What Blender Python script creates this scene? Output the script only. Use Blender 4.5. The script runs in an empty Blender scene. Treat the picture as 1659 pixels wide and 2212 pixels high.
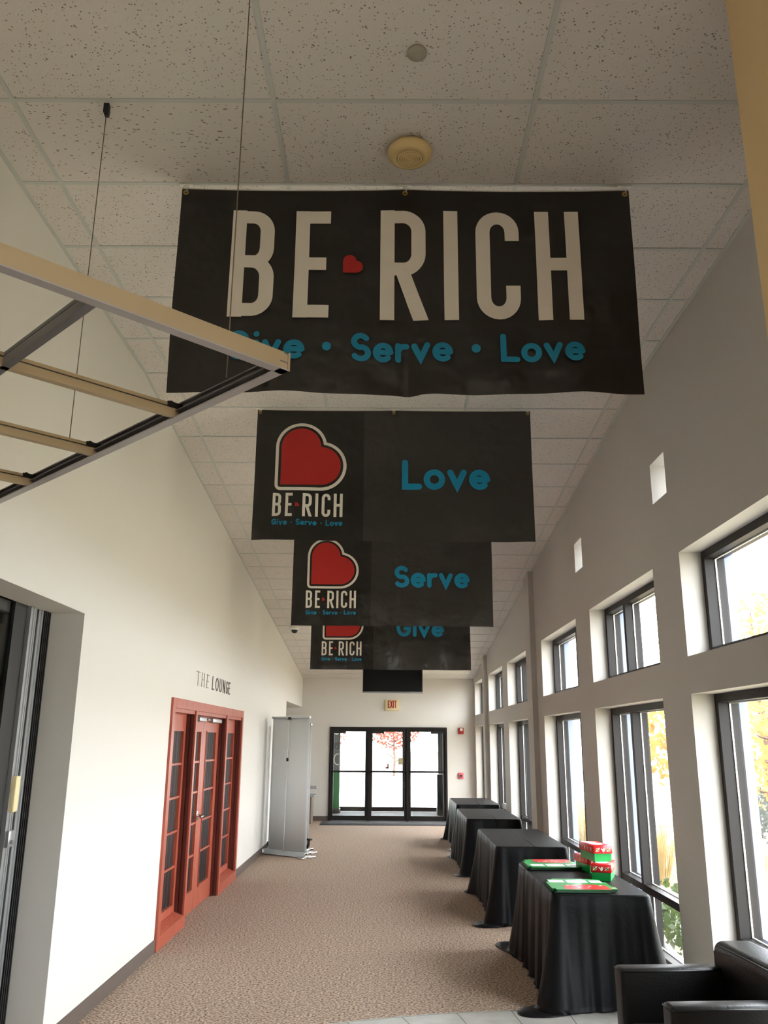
import bpy, bmesh, math, random
from mathutils import Vector, Matrix

C = bpy.context.scene.collection
SC = bpy.context.scene
PI = math.pi

# ------------------------------------------------------------------ camera
camd = bpy.data.cameras.new('camera'); cam = bpy.data.objects.new('camera', camd); C.objects.link(cam)
camd.sensor_fit = 'HORIZONTAL'; camd.sensor_width = 36.0; camd.lens = 36.0 * 1800.0 / 1659.0
camd.clip_start = 0.02; camd.clip_end = 500
RW = [[0.999968, -0.006000, -0.005251], [0.003483, -0.263660, 0.964609], [0.007172, 0.964597, 0.263631]]
m = Matrix.Identity(4)
for r in range(3):
    m[r][0] = RW[r][0]; m[r][1] = RW[r][1]; m[r][2] = -RW[r][2]
m[2][3] = 1.75
# rows of RW are world axes seen in camera axes (right, up, forward)
cam.matrix_world = m
SC.camera = cam

# ------------------------------------------------------------------ sky, lights, exposure
w = bpy.data.worlds.new('sky'); SC.world = w; w.use_nodes = True
bg = w.node_tree.nodes['Background']
bg.inputs[0].default_value = (0.93, 0.955, 1.0, 1); bg.inputs[1].default_value = 19.0

def area(name, loc, rot, sx, sy, power, col):
    l = bpy.data.lights.new(name, 'AREA'); l.shape = 'RECTANGLE'; l.size = sx; l.size_y = sy
    l.energy = power; l.color = col
    o = bpy.data.objects.new(name, l); C.objects.link(o); o.location = loc; o.rotation_euler = rot
    return o
area('lobby_ceiling_light', (0.2, -2.2, 4.45), (0, 0, 0), 3.0, 2.0, 42, (1.0, 0.88, 0.70))

SC.view_settings.view_transform = 'Standard'; SC.view_settings.look = 'None'
SC.view_settings.exposure = 0.0; SC.view_settings.gamma = 1.0; SC.view_settings.use_curve_mapping = False

# ------------------------------------------------------------------ materials
def lin(c):
    return tuple(((v/255.0)/12.92 if v/255.0 <= 0.04045 else (((v/255.0)+0.055)/1.055)**2.4) for v in c)

def mat(name, rgb, rough=0.6, metal=0.0, spec=0.5, noise=None, bump=None, wood=None):
    """noise = (scale, rgb2, low, high): a second colour in fine grain; bump = (scale, strength)."""
    mt = bpy.data.materials.new(name); mt.use_nodes = True
    nt = mt.node_tree; b = nt.nodes['Principled BSDF']
    b.inputs['Base Color'].default_value = lin(rgb) + (1,)
    b.inputs['Roughness'].default_value = rough; b.inputs['Metallic'].default_value = metal
    b.inputs['Specular IOR Level'].default_value = spec
    if noise or bump or wood:
        tc = nt.nodes.new('ShaderNodeTexCoord')
    if noise:
        n = nt.nodes.new('ShaderNodeTexNoise'); n.inputs['Scale'].default_value = noise[0]; n.inputs['Detail'].default_value = 3
        nt.links.new(tc.outputs['Object'], n.inputs['Vector'])
        cr = nt.nodes.new('ShaderNodeValToRGB')
        cr.color_ramp.elements[0].position = noise[2]; cr.color_ramp.elements[0].color = lin(noise[1]) + (1,)
        cr.color_ramp.elements[1].position = noise[3]; cr.color_ramp.elements[1].color = lin(rgb) + (1,)
        nt.links.new(n.outputs['Fac'], cr.inputs['Fac']); nt.links.new(cr.outputs['Color'], b.inputs['Base Color'])
    if wood:
        mp = nt.nodes.new('ShaderNodeMapping'); mp.inputs['Scale'].default_value = (14, 14, 1.2)
        nt.links.new(tc.outputs['Object'], mp.inputs['Vector'])
        n = nt.nodes.new('ShaderNodeTexNoise'); n.inputs['Scale'].default_value = 2.2; n.inputs['Detail'].default_value = 5
        nt.links.new(mp.outputs['Vector'], n.inputs['Vector'])
        cr = nt.nodes.new('ShaderNodeValToRGB')
        cr.color_ramp.elements[0].position = 0.3; cr.color_ramp.elements[0].color = lin(wood) + (1,)
        cr.color_ramp.elements[1].position = 0.7; cr.color_ramp.elements[1].color = lin(rgb) + (1,)
        nt.links.new(n.outputs['Fac'], cr.inputs['Fac']); nt.links.new(cr.outputs['Color'], b.inputs['Base Color'])
    if bump:
        n2 = nt.nodes.new('ShaderNodeTexNoise'); n2.inputs['Scale'].default_value = bump[0]; n2.inputs['Detail'].default_value = 3
        nt.links.new(tc.outputs['Object'], n2.inputs['Vector'])
        bp = nt.nodes.new('ShaderNodeBump'); bp.inputs['Strength'].default_value = bump[1]; bp.inputs['Distance'].default_value = bump[2] if len(bump) > 2 else 0.01
        nt.links.new(n2.outputs['Fac'], bp.inputs['Height']); nt.links.new(bp.outputs['Normal'], b.inputs['Normal'])
    return mt

def glass_mat(name, tint, refl):
    mt = bpy.data.materials.new(name); mt.use_nodes = True; nt = mt.node_tree
    nt.nodes.remove(nt.nodes['Principled BSDF']); out = nt.nodes['Material Output']
    t = nt.nodes.new('ShaderNodeBsdfTransparent'); t.inputs[0].default_value = tint + (1,)
    g = nt.nodes.new('ShaderNodeBsdfGlossy'); g.inputs['Roughness'].default_value = 0.02
    lw = nt.nodes.new('ShaderNodeLayerWeight'); lw.inputs['Blend'].default_value = 0.5
    pw = nt.nodes.new('ShaderNodeMath'); pw.operation = 'POWER'; pw.inputs[1].default_value = 4.0
    nt.links.new(lw.outputs['Facing'], pw.inputs[0])
    fr = nt.nodes.new('ShaderNodeMath'); fr.operation = 'MULTIPLY_ADD'; fr.inputs[1].default_value = refl; fr.inputs[2].default_value = 0.03
    nt.links.new(pw.outputs[0], fr.inputs[0])
    mx = nt.nodes.new('ShaderNodeMixShader')
    nt.links.new(fr.outputs[0], mx.inputs[0]); nt.links.new(t.outputs[0], mx.inputs[1]); nt.links.new(g.outputs[0], mx.inputs[2])
    nt.links.new(mx.outputs[0], out.inputs['Surface'])
    return mt

def leaf_mat(name, c1, c2):
    mt = mat(name, c1, 0.6, noise=(1.3, c2, 0.35, 0.65)); nt = mt.node_tree
    b = nt.nodes['Principled BSDF']; out = nt.nodes['Material Output']
    tr = nt.nodes.new('ShaderNodeBsdfTranslucent'); tr.inputs[0].default_value = lin(c1) + (1,)
    mx = nt.nodes.new('ShaderNodeMixShader'); mx.inputs[0].default_value = 0.45
    nt.links.new(b.outputs[0], mx.inputs[1]); nt.links.new(tr.outputs[0], mx.inputs[2]); nt.links.new(mx.outputs[0], out.inputs['Surface'])
    return mt

def tile_mat(name, stretch):
    """white mineral-fibre board pricked with small dark fissures"""
    mt = bpy.data.materials.new(name); mt.use_nodes = True; nt = mt.node_tree; b = nt.nodes['Principled BSDF']
    b.inputs['Roughness'].default_value = 0.9; b.inputs['Specular IOR Level'].default_value = 0.1
    tc = nt.nodes.new('ShaderNodeTexCoord'); mp = nt.nodes.new('ShaderNodeMapping')
    mp.inputs['Scale'].default_value = (62 * stretch, 62, 62)
    nt.links.new(tc.outputs['Object'], mp.inputs['Vector'])
    v = nt.nodes.new('ShaderNodeTexVoronoi'); v.inputs['Scale'].default_value = 1.0; v.inputs['Randomness'].default_value = 1.0
    nt.links.new(mp.outputs['Vector'], v.inputs['Vector'])
    n = nt.nodes.new('ShaderNodeTexNoise'); n.inputs['Scale'].default_value = 30.0; n.inputs['Detail'].default_value = 2
    nt.links.new(tc.outputs['Object'], n.inputs['Vector'])
    ad = nt.nodes.new('ShaderNodeMath'); ad.operation = 'MULTIPLY_ADD'; ad.inputs[1].default_value = 0.55; ad.inputs[2].default_value = -0.16
    nt.links.new(n.outputs['Fac'], ad.inputs[0])
    df = nt.nodes.new('ShaderNodeMath'); df.operation = 'SUBTRACT'
    nt.links.new(v.outputs['Distance'], df.inputs[0]); nt.links.new(ad.outputs[0], df.inputs[1])
    cr = nt.nodes.new('ShaderNodeValToRGB')
    cr.color_ramp.elements[0].position = 0.03; cr.color_ramp.elements[0].color = lin((146, 134, 124)) + (1,)
    cr.color_ramp.elements[1].position = 0.11; cr.color_ramp.elements[1].color = lin((220, 215, 209)) + (1,)
    nt.links.new(df.outputs[0], cr.inputs['Fac']); nt.links.new(cr.outputs['Color'], b.inputs['Base Color'])
    bp = nt.nodes.new('ShaderNodeBump'); bp.inputs['Strength'].default_value = 0.25; bp.inputs['Distance'].default_value = 0.004
    nt.links.new(df.outputs[0], bp.inputs['Height']); nt.links.new(bp.outputs['Normal'], b.inputs['Normal'])
    return mt

M = dict(
    wall=mat('wall_paint', (214, 210, 203), 0.75, bump=(220, 0.04)),
    wallr=mat('wall_paint_shaded', (190, 186, 180), 0.75, bump=(220, 0.04)),  # same wall paint, darkened to carry the shade on the window wall
    pier=mat('tan_paint', (232, 202, 152), 0.7, bump=(200, 0.04)),
    carpet=mat('carpet', (192, 171, 153), 0.95, spec=0.1, noise=(58, (108, 86, 74), 0.36, 0.62), bump=(75, 0.5)),
    floortile=mat('floor_tile', (176, 174, 168), 0.35, noise=(6, (150, 148, 142), 0.3, 0.7)),
    grout=mat('grout', (120, 116, 110), 0.9),
    metalstrip=mat('metal_strip', (190, 188, 182), 0.35, 0.9),
    tile=tile_mat('ceiling_board', 1.0), tile2=tile_mat('ceiling_board_streaked', 0.45),
    grid=mat('grid_bar_paint', (198, 201, 196), 0.5),
    base=mat('rubber_base', (92, 80, 72), 0.6),
    bronze=mat('bronze_frame', (27, 23, 22), 0.5, 0.0, spec=0.3),
    bluegrey=mat('outer_return', (120, 132, 160), 0.7),
    brick=mat('outside_wall', (150, 140, 132), 0.85, noise=(9, (120, 108, 100), 0.3, 0.7)),
    glass=glass_mat('window_glass', (0.97, 0.985, 0.98), 0.45),
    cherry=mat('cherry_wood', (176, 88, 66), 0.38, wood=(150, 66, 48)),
    cherryd=mat('cherry_wood_shaded', (92, 36, 26), 0.4, wood=(70, 26, 20)),  # same cherry, with the shade of the recess sides put into the colour
    reed=mat('reeded_dark_glass', (30, 18, 18), 0.5, spec=0.25), reedlight=mat('reeded_glass_ridge', (124, 78, 66), 0.5, spec=0.3),
    chrome=mat('chrome', (225, 225, 225), 0.18, 1.0),
    alu=mat('aluminium', (186, 188, 190), 0.35, 0.85),
    silver=mat('silver_back', (226, 229, 231), 0.5, 0.0),
    white=mat('white_plastic', (236, 234, 228), 0.5),
    cream=mat('cream_plastic', (222, 206, 160), 0.5),
    tan=mat('tan_dome', (222, 196, 140), 0.5),
    tangroove=mat('tan_groove', (80, 62, 36), 0.8),
    greydisc=mat('grey_disc', (168, 162, 146), 0.6),
    dark=mat('black_plastic', (22, 22, 23), 0.45),
    screen=mat('black_screen', (14, 15, 18), 0.25),
    banner=mat('black_vinyl', (36, 34, 32), 0.30, spec=0.5, bump=(3.2, 0.8, 0.05)),
    bannerg=mat('charcoal_vinyl', (56, 54, 51), 0.30, spec=0.5, bump=(3.2, 0.8, 0.05)),
    hem=mat('white_hem', (226, 222, 212), 0.6),
    print_white=mat('print_white', (236, 230, 218), 0.5),
    print_blue=mat('print_blue', (0, 136, 178), 0.5),
    print_red=mat('print_red', (184, 34, 30), 0.5),
    brass=mat('brass', (196, 168, 96), 0.3, 1.0),
    red=mat('red_device', (176, 30, 34), 0.45), pink=mat('faded_red_device', (206, 96, 104), 0.5),
    cloth=mat('black_tablecloth', (12, 12, 14), 0.5, spec=0.13, bump=(40, 0.15)),
    leather=mat('black_leather', (20, 19, 20), 0.36, spec=0.32, bump=(90, 0.12)),
    seam=mat('leather_seam', (12, 12, 12), 0.5),
    cartred=mat('carton_red', (206, 28, 36), 0.3), cartgreen=mat('carton_green', (14, 142, 66), 0.28),
    cartdark=mat('carton_dark_edge', (16, 70, 40), 0.5),
    cartwhite=mat('carton_white', (240, 240, 234), 0.3), olive=mat('print_olive', (176, 166, 96), 0.4), printdark=mat('print_dark', (54, 50, 34), 0.4),
    frame_warm_lit=mat('cloud_rail_warm_lit', (178, 158, 126), 0.5), frame_unlit=mat('cloud_rail_unlit', (104, 101, 102), 0.5), frame_lip=mat('cloud_rail_lip', (168, 163, 163), 0.4), frame_dark=mat('cloud_groove', (62, 60, 58), 0.6),  # one rail paint; tan carries the warm light, grey the unlit sides
    cable=mat('steel_cable', (120, 108, 96), 0.5, 0.5),
    sign=mat('bronze_letters', (78, 68, 56), 0.4, 0.5), sign_thin=mat('pale_bronze_letters', (150, 132, 112), 0.4, 0.4),
    mat=mat('walk_off_mat', (66, 64, 66), 0.95, noise=(120, (44, 42, 44), 0.4, 0.6)),
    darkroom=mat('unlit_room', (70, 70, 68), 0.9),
    stone=mat('grey_worktop', (150, 148, 146), 0.35), cab=mat('brown_laminate', (128, 108, 90), 0.5),
    leafy=leaf_mat('yellow_leaves', (176, 138, 78), (134, 94, 52)), leafr=leaf_mat('orange_leaves', (132, 58, 34), (104, 42, 28)),
    leafg=leaf_mat('green_leaves', (78, 92, 52), (50, 62, 40)), hedge=leaf_mat('dark_hedge', (58, 64, 60), (38, 44, 44)),
    straw=leaf_mat('straw_grass', (176, 154, 110), (140, 120, 84)),
    bark=mat('bark', (96, 78, 66), 0.9, noise=(12, (66, 52, 44), 0.3, 0.7)),
    lawn=mat('lawn', (158, 153, 130), 0.95, noise=(0.6, (178, 164, 138), 0.35, 0.65)),
    concrete=mat('pavement', (206, 202, 194), 0.9),
    banner_green=mat('vestibule_green', (36, 110, 52), 0.5), banner_grey=mat('vestibule_grey', (92, 92, 92), 0.5),
)

# ------------------------------------------------------------------ mesh helpers
class MB:
    def __init__(s): s.bm = bmesh.new(); s.mats = []; s.cur = 0
    def mat(s, m):
        if m not in s.mats: s.mats.append(m)
        s.cur = s.mats.index(m); return s
    def face(s, vs):
        try: f = s.bm.faces.new(vs); f.material_index = s.cur; return f
        except ValueError: return None
    def v(s, p): return s.bm.verts.new(p)
    def box(s, x0, x1, y0, y1, z0, z1):
        v = [s.v(p) for p in ((x0,y0,z0),(x1,y0,z0),(x1,y1,z0),(x0,y1,z0),(x0,y0,z1),(x1,y0,z1),(x1,y1,z1),(x0,y1,z1))]
        for q in ((3,2,1,0),(4,5,6,7),(0,1,5,4),(1,2,6,5),(2,3,7,6),(3,0,4,7)): s.face([v[i] for i in q])
        return s
    def rbox(s, x0, x1, y0, y1, z0, z1, r=0.02, seg=3):
        b = bmesh.new(); bmesh.ops.create_cube(b, size=1)
        for v in b.verts: v.co = Vector(((x0+x1)/2 + v.co.x*(x1-x0), (y0+y1)/2 + v.co.y*(y1-y0), (z0+z1)/2 + v.co.z*(z1-z0)))
        bmesh.ops.bevel(b, geom=b.edges[:], offset=r, segments=seg, affect='EDGES', profile=0.5)
        mp = {v: s.v(v.co) for v in b.verts}
        for f in b.faces:
            g = s.face([mp[v] for v in f.verts])
            if g: g.smooth = True
        b.free(); return s
    def hexa(s, lo, hi):
        """lo, hi: four corner points each (same order, counter-clockwise from above)"""
        a = [s.v(p) for p in lo]; b = [s.v(p) for p in hi]
        s.face(a[::-1]); s.face(b)
        for i in range(4): j = (i+1) % 4; s.face([a[i], a[j], b[j], b[i]])
        return s
    def bar(s, p0, p1, wd, z0, z1):
        """upright-sided bar between two plan points"""
        p0 = Vector(p0).to_2d() if len(p0) > 2 else Vector(p0); p1 = Vector(p1).to_2d() if len(p1) > 2 else Vector(p1)
        d = (p1-p0).normalized(); n = Vector((-d.y, d.x))*wd/2
        q = [p0-n, p1-n, p1+n, p0+n]
        return s.hexa([(a.x, a.y, z0) for a in q], [(a.x, a.y, z1) for a in q])
    def tube(s, pts, r, n=8, cap=True):
        pts = [Vector(p) for p in pts]; rings = []
        rr = r if isinstance(r, (list, tuple)) else [r]*len(pts)
        up = Vector((0.31, 0.17, 0.93)).normalized()
        for i, p in enumerate(pts):
            d = (pts[min(i+1, len(pts)-1)] - pts[max(i-1, 0)]).normalized()
            a = d.cross(up)
            if a.length < 1e-3: a = d.cross(Vector((1, 0, 0)))
            a.normalize(); b = d.cross(a)
            rings.append([s.v(p + a*rr[i]*math.cos(2*PI*k/n) + b*rr[i]*math.sin(2*PI*k/n)) for k in range(n)])
        for i in range(len(rings)-1):
            for k in range(n):
                f = s.face([rings[i][k], rings[i][(k+1) % n], rings[i+1][(k+1) % n], rings[i+1][k]])
                if f: f.smooth = True
        if cap: s.face(rings[0][::-1]); s.face(rings[-1])
        return s
    def lathe(s, prof, n=40, c=(0, 0, 0), smooth=True):
        rings = []
        for r, z in prof:
            rings.append([s.v((c[0]+r*math.cos(2*PI*k/n), c[1]+r*math.sin(2*PI*k/n), c[2]+z)) for k in range(n)] if r > 1e-6 else [s.v((c[0], c[1], c[2]+z))])
        for i in range(len(rings)-1):
            a, b = rings[i], rings[i+1]
            for k in range(n):
                k2 = (k+1) % n
                if len(a) == 1 and len(b) == 1: continue
                if len(a) == 1: f = s.face([a[0], b[k2], b[k]])
                elif len(b) == 1: f = s.face([a[k], a[k2], b[0]])
                else: f = s.face([a[k], a[k2], b[k2], b[k]])
                if f: f.smooth = smooth
        return s
    def build(s, name, material=None, parent=None, loc=None, rotz=0.0):
        me = bpy.data.meshes.new(name)
        bmesh.ops.recalc_face_normals(s.bm, faces=s.bm.faces[:])
        s.bm.to_mesh(me); s.bm.free()
        for mm in (s.mats or [material]): me.materials.append(mm)
        o = bpy.data.objects.new(name, me); C.objects.link(o)
        if parent is not None: o.parent = parent
        if loc: o.location = loc
        if rotz: o.rotation_euler = (0, 0, rotz)
        return o

def tag(o, label=None, cat=None, group=None, kind=None):
    if label: o['label'] = label
    if cat: o['category'] = cat
    if group: o['group'] = group
    if kind: o['kind'] = kind
    return o
def thing(name, label, cat, loc=(0, 0, 0), rotz=0.0, group=None):
    o = bpy.data.objects.new(name, None); C.objects.link(o); o.location = loc; o.rotation_euler = (0, 0, rotz)
    o.empty_display_size = 0.1
    return tag(o, label, cat, group)
def struct(o, label=None): return tag(o, label, None, None, 'structure')
def dup(root, loc, rotz=None, label=None):
    r = root.copy(); C.objects.link(r); r.location = loc
    if rotz is not None: r.rotation_euler = (0, 0, rotz)
    if label: r['label'] = label
    for ch in list(root.children):
        c = ch.copy(); C.objects.link(c); c.parent = r
        for g in list(ch.children):
            d = g.copy(); C.objects.link(d); d.parent = c
    return r
def part(name, material, parent, fn, label=None):
    mb = MB(); fn(mb); o = mb.build(name, material, parent)
    if label: o['label'] = label
    return o

def grid_wall(us, vs, holes, p0, p1, pos):
    """slab between planes p0 and p1, cut by holes (u0,u1,v0,v1); pos(u, v, p) gives the point"""
    us = sorted(set(us + [h[0] for h in holes] + [h[1] for h in holes])); vs = sorted(set(vs + [h[2] for h in holes] + [h[3] for h in holes]))
    us = [u for u in us if us[0] <= u <= us[-1]]
    def solid(i, j):
        if i < 0 or j < 0 or i >= len(us)-1 or j >= len(vs)-1: return False
        cu, cv = (us[i]+us[i+1])/2, (vs[j]+vs[j+1])/2
        return not any(h[0] < cu < h[1] and h[2] < cv < h[3] for h in holes)
    mb = MB(); cache = {}
    def V(i, j, p):
        k = (i, j, p)
        if k not in cache: cache[k] = mb.v(pos(us[i], vs[j], p))
        return cache[k]
    for i in range(len(us)-1):
        for j in range(len(vs)-1):
            if not solid(i, j): continue
            for p in (p0, p1): mb.face([V(i, j, p), V(i+1, j, p), V(i+1, j+1, p), V(i, j+1, p)])
            if not solid(i-1, j): mb.face([V(i, j, p0), V(i, j+1, p0), V(i, j+1, p1), V(i, j, p1)])
            if not solid(i+1, j): mb.face([V(i+1, j, p0), V(i+1, j+1, p0), V(i+1, j+1, p1), V(i+1, j, p1)])
            if not solid(i, j-1): mb.face([V(i, j, p0), V(i+1, j, p0), V(i+1, j, p1), V(i, j, p1)])
            if not solid(i, j+1): mb.face([V(i, j+1, p0), V(i+1, j+1, p0), V(i+1, j+1, p1), V(i, j+1, p1)])
    return mb

# ------------------------------------------------------------------ the room shell
XL, XR, YF, YB = -1.965, 2.0, 19.7, -5.0
ZC, YK, SL = 4.575, 6.15, 0.1075
def cz(y): return ZC - SL*max(0.0, y-YK)
px = lambda u, v, p: (p, u, v)        # wall along y
py = lambda u, v, p: (u, p, v)        # wall along x

WIN = [(-1.4, 0.63), (3.58, 5.615), (6.195, 8.245), (8.865, 10.93), (12.115, 14.14), (14.735, 16.80), (17.42, 19.465)]
UZ, LZ = (2.30, 3.01), (0.09, 2.055)
NICHE = [(5.75, 6.075), (8.42, 8.755)]
holesR = [(a, b, z[0], z[1]) for a, b in WIN for z in (UZ, LZ)] + [(a, b, 3.48, 3.79) for a, b in NICHE]
struct(grid_wall([YB, YF], [-0.05, 4.9], holesR, XR, XR+0.29, px).build('wall_right', M['wallr']), 'shaded wall of deep window openings')
holesO = [(a+0.015, b-0.015, c+0.01, d-0.01) for a, b, c, d in holesR]
struct(grid_wall([YB, YF+2.6], [-0.3, 5.1], holesO, XR+0.295, XR+0.36, px).build('wall_outside', M['bluegrey']), 'outer skin of the window wall')
SLIDE = (1.5, 5.38, -0.05, 2.526); LOUNGE = (7.775, 11.605, -0.05, 2.10); ALC = (16.66, 19.75, -0.05, 2.465)
struct(grid_wall([YB, YF+0.05], [-0.05, 4.9], [SLIDE, LOUNGE, ALC], XL, XL-0.24, px).build('wall_left', M['wall']), 'pale wall with the wooden doors')
EX = (-1.305, 1.368, -0.05, 2.03)
struct(grid_wall([-4.6, XR+0.3], [-0.05, 4.9], [EX], YF, YF+0.2, py).build('wall_far', M['wall']), 'end wall with the exit doors')
struct(grid_wall([XL-0.24, XR+0.3], [-0.05, 4.9], [], YB, YB-0.2, py).build('wall_back', M['wall']))
mb = MB()                                              # roof deck over the tiles
mb.hexa([(XL-0.3, YB-0.2, ZC+0.02), (XR+0.3, YB-0.2, ZC+0.02), (XR+0.3, YK, ZC+0.02), (XL-0.3, YK, ZC+0.02)],
        [(XL-0.3, YB-0.2, ZC+0.3), (XR+0.3, YB-0.2, ZC+0.3), (XR+0.3, YK, ZC+0.3), (XL-0.3, YK, ZC+0.3)])
e = cz(YF+0.1)+0.02
mb.hexa([(XL-0.3, YK, ZC+0.02), (XR+0.3, YK, ZC+0.02), (XR+0.3, YF+0.1, e), (XL-0.3, YF+0.1, e)],
        [(XL-0.3, YK, ZC+0.3), (XR+0.3, YK, ZC+0.3), (XR+0.3, YF+0.1, e+0.3), (XL-0.3, YF+0.1, e+0.3)])
ceiling = struct(mb.build('ceiling', M['tile']), 'suspended ceiling of white boards, level then sloping down')
rows = [3.19+0.592*k for k in range(-6, 6)]
rows = [r for r in rows if r < YK-0.01] + [YK]
y = YK
while y < YF-0.3: y += 0.5645; rows.append(y)
rows[-1] = YF
cols = [XL, -1.74, -0.54, 0.66, 1.86, XR]
random.seed(4)
g = 0.011
for j in range(len(rows)-1):
    for i in range(len(cols)-1):
        x0, x1, y0, y1 = cols[i]+g, cols[i+1]-g, rows[j]+g, rows[j+1]-g
        dz = random.uniform(-0.0015, 0.0015)
        mb = MB(); cxx, cyy, czz = (x0+x1)/2, (y0+y1)/2, cz((y0+y1)/2)
        lo = [(x0-cxx, y0-cyy, cz(y0)+dz+0.002-czz), (x1-cxx, y0-cyy, cz(y0)+dz+0.002-czz), (x1-cxx, y1-cyy, cz(y1)+dz+0.002-czz), (x0-cxx, y1-cyy, cz(y1)+dz+0.002-czz)]
        mb.hexa(lo, [(a, b, c+0.015) for a, b, c in lo])
        t2 = (i == 1 and rows[j] < 3.5 and rows[j] > 3.0)
        mb.build('ceiling_tile', M['tile2'] if t2 else M['tile'], ceiling, (cxx, cyy, czz))
hb = 0.0115
for x in [XL+hb, -1.74, -0.54, 0.66, 1.86, XR-hb]:
    mb = MB()
    for ya, yb in ((rows[0], YK), (YK, YF)):
        lo = [(x-hb, ya, cz(ya)-0.003), (x+hb, ya, cz(ya)-0.003), (x+hb, yb, cz(yb)-0.003), (x-hb, yb, cz(yb)-0.003)]
        mb.hexa(lo, [(a, b, c+0.008) for a, b, c in lo])
    mb.build('grid_bar', M['grid'], ceiling)
for r in rows:
    r2 = min(r, YF-hb)
    mb = MB(); lo = [(XL, r2-hb, cz(r2)-0.0025), (XR, r2-hb, cz(r2)-0.0025), (XR, r2+hb, cz(r2)-0.0025), (XL, r2+hb, cz(r2)-0.0025)]
    mb.hexa(lo, [(a, b, c+0.007) for a, b, c in lo]); mb.build('grid_bar', M['grid'], ceiling)

# floor: carpet, with a round of grey tile by the chairs
floor = struct(MB().box(-4.7, XR+0.29, YB-0.2, YF+0.2, -0.12, 0.0).build('floor', M['carpet']), 'brown speckled carpet with a curved edge of grey tile')
TC, TR = (1.3, 2.04), 4.25
def ringpt(r, a, z): return (TC[0]+r*math.cos(a), TC[1]+r*math.sin(a), z)
def ring_tile(r0, r1, a0, a1, z0, z1, n=4):
    mb = MB(); lo = []; hi = []
    o = [(r1, a0+(a1-a0)*k/n) for k in range(n+1)] + [(r0, a1-(a1-a0)*k/n) for k in range(n+1)]
    a = [mb.v(ringpt(r, t, z0)) for r, t in o]; b = [mb.v(ringpt(r, t, z1)) for r, t in o]
    mb.face(b); mb.face(a[::-1])
    for i in range(len(o)): j = (i+1) % len(o); mb.face([a[i], a[j], b[j], b[i]])
    return mb
A0, A1 = math.radians(81), math.radians(150)
ring_tile(0.6, TR, A0, A1, 0.0005, 0.002, 24).build('tile_bed', M['grout'], floor)
ring_tile(TR-0.002, TR+0.010, A0, A1, 0.0005, 0.007, 40).build('edge_strip', M['metalstrip'], floor)
da = 0.375/TR
for k in range(int((A1-A0)/da)):
    for ro, ri in ((TR-0.004, TR-0.40), (TR-0.405, TR-0.80), (TR-0.805, TR-1.2)):
        ring_tile(ri, ro, A0+k*da+0.0006, A0+(k+1)*da-0.0006, 0.002, 0.006, 3).build('floor_tile', M['floortile'], floor)

def wbox(name, m, x0, x1, y0, y1, z0, z1, label=None): return struct(MB().box(x0, x1, y0, y1, z0, z1).build(name, M[m]), label)
# baseboards on the left wall and the end wall
mb = MB().box(XL, XL+0.012, 5.38, 7.775, 0, 0.10); mb.box(XL, XL+0.012, 11.605, 16.66, 0, 0.10)
struct(mb.build('baseboard_left', M['base']), 'dark rubber baseboard on the left wall')
mb = MB().box(-4.5, EX[0]-0.005, YF-0.012, YF, 0, 0.10); mb.box(EX[1]+0.005, XR, YF-0.012, YF, 0, 0.10)
struct(mb.build('baseboard_far', M['base']), 'dark rubber baseboard on the end wall')
# pilasters between the windows, and the tan pier close by
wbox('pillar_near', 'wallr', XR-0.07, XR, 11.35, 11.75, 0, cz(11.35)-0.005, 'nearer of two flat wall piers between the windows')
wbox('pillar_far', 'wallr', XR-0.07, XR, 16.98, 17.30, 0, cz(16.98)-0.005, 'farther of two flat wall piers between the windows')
wbox('pillar_tan', 'pier', 1.295, XR, 2.2, 2.6, 0, ZC-0.005, 'tan wall pier close to the camera')

# rooms glimpsed behind the left wall: dark room, lounge, alcove
def shell(name, m, x0, x1, y0, y1, z1, open_x=True, label=None):
    mb = MB(); t = 0.08
    mb.box(x0-t, x0, y0, y1, 0, z1); mb.box(x0-t, x1, y0-t, y0, 0, z1); mb.box(x0-t, x1, y1, y1+t, 0, z1); mb.box(x0-t, x1, y0-t, y1+t, z1, z1+t)
    return struct(mb.build(name, M[m]), label)
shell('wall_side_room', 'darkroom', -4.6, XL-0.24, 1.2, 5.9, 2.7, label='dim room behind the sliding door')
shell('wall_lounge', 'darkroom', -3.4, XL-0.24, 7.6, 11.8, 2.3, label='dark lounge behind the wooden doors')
mb = MB().box(-4.58, -4.5, 16.5, YF, 0, 2.8); mb.box(-4.58, XL-0.24, 16.5, 16.66, 0, 2.8); mb.box(-4.58, XL-0.24, 16.5, YF, 2.465, 2.55)
struct(mb.build('wall_alcove', M['wall']), 'pale alcove opening off the far end of the left wall')

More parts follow.
